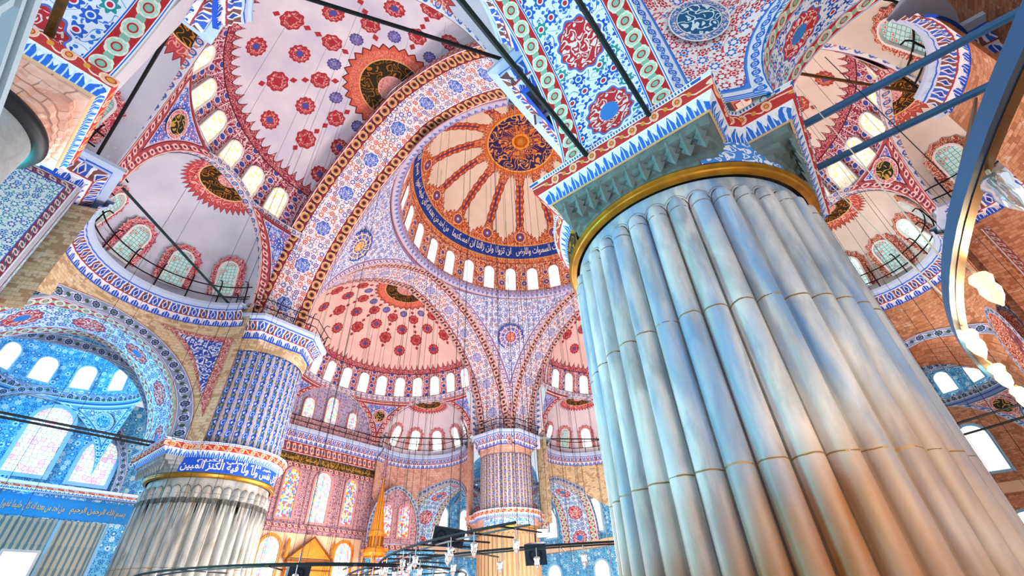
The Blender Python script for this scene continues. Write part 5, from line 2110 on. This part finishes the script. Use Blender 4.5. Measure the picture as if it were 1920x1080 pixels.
rod('black rod crossing the grey half dome at the top left', (-25.0, 4.9, 16.0), (-25.0, -4.9, 16.0), .06, 'iron_black')
rod('long black rod across the lilac half dome to the top of the near pier', (-24.6, -6.4, 15.9), (-16.9, -11.4, 15.9), .07, 'iron_black')
rod('brown rod behind the thick blue ones, upper right', (-9.6, -19.3, 16.2), (-3.2, -25, 16.2), .06, 'rod_bronze')
rod('thin dark rod over the cornice left of the far pier', (4.6, 24.4, 15.95), (12.6, 17.5, 15.95), .07, 'iron_dark')
rod('thin dark rod over the cornice right of the far pier', (17.0, 12.8, 15.95), (25.0, 5.2, 15.95), .07, 'iron_dark')
rod('upper of the two dark rods at the far right below the bulbs', (10.5, -19.6, 7.6), (8.2, -24, 7.6), .06, 'iron_dark')
rod('lower of the two dark rods at the far right below the bulbs', (13.5, -19.8, 7.6), (11.0, -24.2, 7.6), .06, 'iron_dark')

# ------------------------------------------------------------------ niche on the right pier
nf = Fr((5.7, -23.45), (1, 0), (0, 1))
root = top('wall_niche', 'orange-edged arched niche with dark flowers at the right edge', 'niche', (5.7, -23.45, 8), 'structure')
crv = arch_curve(1.25, 7.6, 9.2, 11.1, 24, .1)
arch_vault('niche_edge', nf, .05, .5, crv, 'halo_rust', root, .35, 'paint_chain_navy', nw=1)
mat('niche_dark', lambda: (lambda u, v: floral(u, v, 3.0, '8A4E50', ('3A2A48', 'C07A6A', '2A2440'), '5A3444'))(*uv()))
mesh('niche_field', [nf.W(l, .12, z) for l, z in crv], [tuple(range(len(crv)))], 'niche_dark', root, [(l, z) for l, z in crv], smooth=False)

# ------------------------------------------------------------------ openwork parapet, top left corner
pr_ = top('marble_parapet', 'pale blue openwork marble parapet close by in the top left corner', 'parapet', (-24.45, -11, 2.2), 'thing')
PY0, PY1 = -13.6, -8.6
b = MB(); b.box((-24.45, (PY0 + PY1) / 2, 3.52), (.16, PY1 - PY0, .10)); b.box((-24.45, (PY0 + PY1) / 2, 3.42), (.10, PY1 - PY0, .06)); b.build('top_rail', 'lattice_marble', pr_)
for k in range(7):
    y = PY0 + .3 + k * .72
    b = MB(); b.box((-24.47, y, 2.85), (.08, .09, 1.1)); b.build('upright', 'lattice_marble', pr_)
b = MB()
random.seed(3)
for k in range(96):
    y = PY0 + .15 + (k // 6) * .31 + random.uniform(-.05, .05)
    z = 2.4 + (k % 6) * .17
    pts = [(-24.47, y + .13 * cos(t * pi / 6) * (1 if t < 9 else .4), z + .09 * sin(t * pi / 6)) for t in range(13)]
    b.tube(pts, .022, 5, False)
b.build('pierced_tracery', 'lattice_marble', pr_)

# ------------------------------------------------------------------ near lamp ring with glass lamps
NC, NR, NZ = (-19.9, -23.8), 7.2, 1.6
ch = top('lamp_ring', 'big blue iron lamp ring close by on the right, with glowing glass lamps', 'chandelier', (NC[0], NC[1], NZ))
b = MB(); b.torus((NC[0], NC[1], NZ), NR, .03, .085, 200); b.build('hoop', 'paint_rod_blue', ch)
b = MB(); b.torus((NC[0], NC[1], NZ - .04), NR - .035, .04, .015, 200); b.build('lamp_tray', 'rod_bronze', ch)


def glass_lamp(parent, x, y, z, s=1.0, lit=True, m='bulb_warm', cord=None, cm='rod_cream'):
    b = MB()
    b.lathe((x, y, z), [(.012 * s, .11 * s), (.05 * s, .10 * s), (.062 * s, .07 * s), (.045 * s, .02 * s), (.055 * s, -.02 * s), (.04 * s, -.08 * s), (.015 * s, -.12 * s), (.004 * s, -.14 * s)], 14)
    g = b.build('lamp_glass', 'lamp_glass_lit' if lit and m == 'bulb_warm' else 'lamp_glass', parent, True)
    if lit:
        b = MB()
        b.lathe((x, y, z), [(.004 * s, .05 * s), (.025 * s, .03 * s), (.03 * s, 0), (.02 * s, -.04 * s), (.003 * s, -.06 * s)], 10)
        b.build('bulb', m, g, True)
    if cord:
        b = MB(); b.tube(cord + [(x, y, z + .1 * s)], .009 * s if s < 1.5 else .012, 5); b.build('cord', cm, parent)
    return g


for k, (x, y) in enumerate([(-20.95, -16.72), (-20.02, -16.70), (-19.2, -16.66), (-18.3, -16.86), (-17.5, -17.05), (-16.7, -17.4), (-22.0, -16.92), (-23.0, -17.3), (-15.9, -17.9)]):
    a = atan2(y - NC[1], x - NC[0])
    xi, yi = NC[0] + NR * cos(a + .02), NC[1] + NR * sin(a + .02)
    glass_lamp(ch, x, y, NZ - .17, .9, k != 0, cord=[(xi, yi, NZ - .03), ((x + xi) / 2, (y + yi) / 2, NZ + .01)])
    if 0 < k < 6:
        light('lamp_bulb', 'POINT', (x + .1, y - .1, NZ - .25), 60, (1.0, .66, .34), .05)


def at(px, py, z):
    d = fw * FPX + r2 * (px - 960) - u2 * (py - 540)
    return CAM + d * (z / d.z)


for p0, p1, lab, m_, r_ in ((at(1493, 160, 8.6), at(1775, 495, NZ + .03), 'pale wire from the near lamp ring across the rust rosettes, the upper one', 'rod_cream', .0065),
                            (at(1487, 277, 8.0), at(1782, 568, NZ + .03), 'lower pale wire from the near lamp ring, ending at the red cornice edge', 'rod_cream', .0065),
                            (at(1547, 107, 9.0), at(1773, 330, 5.0), 'thin dark wire across the tan half dome', 'iron_dark', .008),
                            (at(1830, 185, 8.6), at(1808, 338, NZ + .03), 'brown hanger between the blue rod and the near lamp ring', 'rod_bronze', .03)):
    bb = MB(); bb.tube([p0, p1], r_, 6)
    tagit(bb.build('suspension_wire', m_, None), lab, 'wire')
mat('iron_grey', lambda: '2C3236', rough=.85, spec=.1)
# ------------------------------------------------------------------ hall chandeliers at the bottom of the view


def hall_ring(lab, c, rr_, z, a0, a1, n, bars=4, arc=False):
    root = top('lamp_ring', lab, 'chandelier', (c[0], c[1], z))
    b = MB(); b.torus((c[0], c[1], z), rr_, .045, .05, 140, a0 if arc else 0, a1 if arc else 2 * pi); b.build('hoop', 'iron_grey', root)
    b = MB(); b.torus((c[0], c[1], z), rr_ - .5, .03, .04, 140, a0 if arc else 0, a1 if arc else 2 * pi); b.build('inner_hoop', 'iron_dark', root)
    for k in range(bars * 2):
        a = a0 + (a1 - a0) * (k + .5) / (bars * 2)
        b = MB(); b.tube([(c[0] + (rr_ - 1.6) * cos(a), c[1] + (rr_ - 1.6) * sin(a), z), (c[0] + rr_ * cos(a), c[1] + rr_ * sin(a), z)], .022, 6); b.build('bar', 'iron_dark', root)
    for k in range(n):
        a = a0 + (a1 - a0) * (k + .5) / n
        q = rr_ - (.02 if k % 3 else .5)
        x, y = c[0] + q * cos(a), c[1] + q * sin(a)
        glass_lamp(root, x, y, z - .36, 1.25, k % 3 == 0, 'bulb_cool', [(x, y, z)], 'chain_white')
    return root


hall_ring('left low lamp ring crossing the flowered pier and the mihrab', (-13.0, 1.6), 5.4, 1.38, pi * .6, pi * 1.75, 14)
hall_ring('wide lamp ring sweeping below the far pier', (-3.5, -3.9), 9.9, 1.5, pi * .72, pi * 1.35, 16)
hall_ring('outer curved lamp bar rising behind the wide loudspeaker', (-1.5, -9.3), 13.6, 1.64, pi * .80, pi * 1.0, 10, arc=True)


def ceil_z(x, y):
    if -15.3 < x < -11.4:
        return ZC + sqrt((RA + E_) ** 2 - (abs(y) + E_) ** 2)
    return DZ + DH * sqrt(max(0, 1 - (hypot(x, y) / DR) ** 2))


def speaker(lab, p, w_, h, d, yaw, rollz, tilt=.35):
    p = Vector(p)
    f = (CAM - p)
    f.z = 0
    f = f.normalized()
    f = Vector((f.x * cos(yaw) - f.y * sin(yaw), f.x * sin(yaw) + f.y * cos(yaw), -tilt)).normalized()
    x = Vector((0, 0, 1)).cross(f).normalized()
    u_ = f.cross(x)
    x, u_ = x * cos(rollz) + u_ * sin(rollz), u_ * cos(rollz) - x * sin(rollz)
    root = top('loudspeaker', lab, 'speaker', p)

    def P(a, b2, c_):
        return tuple(p + x * a + u_ * b2 + f * c_)
    V = [P(a * w_ / 2 * (1 if c_ > 0 else .8), b2 * h / 2 * (1 if c_ > 0 else .8), c_ * d / 2) for a in (-1, 1) for b2 in (-1, 1) for c_ in (-1, 1)]
    mesh('cabinet', V, [(0, 1, 3, 2), (4, 6, 7, 5), (0, 4, 5, 1), (2, 3, 7, 6), (0, 2, 6, 4), (1, 5, 7, 3)], 'speaker_black', root, smooth=False)
    for cx_ in ((-w_ * .25, w_ * .25) if w_ > h * 1.5 else (0,)):
        V, n = [], 20
        for rr_, zz in ((.36, 0.012), (.30, .02), (.12, -.03), (.10, .0), (.001, .012)):
            for k in range(n):
                t = 2 * pi * k / n
                V.append(P(cx_ + h * rr_ * cos(t), h * rr_ * sin(t), d / 2 + zz))
        mesh('cone', V, [(i * n + k, i * n + (k + 1) % n, (i + 1) * n + (k + 1) % n, (i + 1) * n + k) for i in range(4) for k in range(n)], 'speaker_cone', root)
    q = Vector(P(0, h / 2, 0))
    b = MB(); b.tube([tuple(q), (q.x, q.y, q.z + .25)], .03, 6); b.build('bracket', 'iron_dark', root)
    b = MB(); b.tube([(q.x, q.y, q.z + .2), (q.x, q.y, ceil_z(q.x, q.y))], .011, 5); b.build('suspension_cable', 'chain_black', root)
    return root





speaker('wide black twin-cone loudspeaker tilted over the lamp rings', at(838, 1004, 2.25), 1.05, .52, .5, .25, -.12)
speaker('square black loudspeaker under the blue glare, left of the near pier', at(1006, 1036, 1.75), .72, .62, .5, -.15, 0)
speaker('small black loudspeaker cut by the bottom edge below the mihrab', at(557, 1072, 1.35), .62, .46, .45, .3, .05)
p = at(1017, 1000, 2.2)
fr_ = top('floodlight', 'glaring blue-white floodlight on top of the square loudspeaker', 'lamp', p)
b = MB(); b.box(p, (.36, .12, .26), -.75); b.build('housing', 'iron_dark', fr_)
mat('flood_glass', lambda: (.70, .90, 1.0, 1), emit=14)
q = (CAM - p).normalized() * .10
b = MB(); b.box(p + q, (.32, .10, .22), -.75); b.build('glass', 'flood_glass', fr_)
b = MB(); b.tube([tuple(p), (p.x, p.y, ceil_z(p.x, p.y))], .010, 5); b.build('suspension_cable', 'chain_black', fr_)
light('floodlight_beam', 'POINT', p + q * 2.4, 40, (.5, .8, 1.0), .12)

# ------------------------------------------------------------------ thin lamp chains hanging from the domes
random.seed(11)


def chain_(x, y, zt, zb, lab, grp, r_=.017, m='chain_black'):
    b = MB(); b.tube([(x, y, zb), (x, y, zt)], r_, 5, False)
    tagit(b.build('lamp_chain', m, None), lab, 'chain', group=grp)


for k in range(40):
    a = 2 * pi * k / 40 + random.uniform(-.05, .05)
    rr_ = (3.2, 5.6, 8.0, 9.6)[k % 4] + random.uniform(-.3, .3)
    chain_(rr_ * cos(a), rr_ * sin(a), DZ + DH * sqrt(1 - (rr_ / DR) ** 2) - .05, 1.9, 'thin dark lamp chain hanging from the main dome', 'lamp chains of the main dome', .012)
for k in range(26):
    a = pi * (k + .5) / 26 + random.uniform(-.04, .04)
    rr_ = (3.0, 5.2, 7.4)[k % 3] + random.uniform(-.3, .3)
    x, y = rr_ * cos(a), YO + .3 + rr_ * sin(a) * .9
    if hypot(x - 4.75, y - 22.6) < 1.6:
        continue
    chain_(x, y, 20.7 + 8.3 * sqrt(1 - min(.98, (hypot(x, y - YO) / 9.8) ** 2)) + .15, 1.9, 'thin dark lamp chain hanging from the pink half dome', 'lamp chains of the pink half dome', .013)
for k in range(14):
    a = pi / 2 + pi * (k + .5) / 14
    rr_ = (4.2, 6.6, 2.6)[k % 3]
    x, y = -XO - .4 + rr_ * cos(a), rr_ * sin(a)
    chain_(x, y, 22.5 + 7.1 * sqrt(1 - min(.98, (hypot(x + XO, y) / 9.8) ** 2)) + .15, 2.0, 'thin chain hanging from the lilac half dome', 'lamp chains of the lilac half dome', .006)
for k in range(8):
    x, y = -2 + (-4, -3, -1, 0, 2, 4, 5, 1)[k], -16.8 - (2.0, 4.0, 3.2, 5.5, 4.0, 2.2, 3.0, 1.5)[k]
    chain_(x, y, 21.3 + 7.4 * sqrt(1 - min(.98, (hypot(x + 1, y + 16) / 8.6) ** 2)) + .15, 2.0, 'thin chain hanging from the tan half dome', 'lamp chains of the tan half dome', .008)
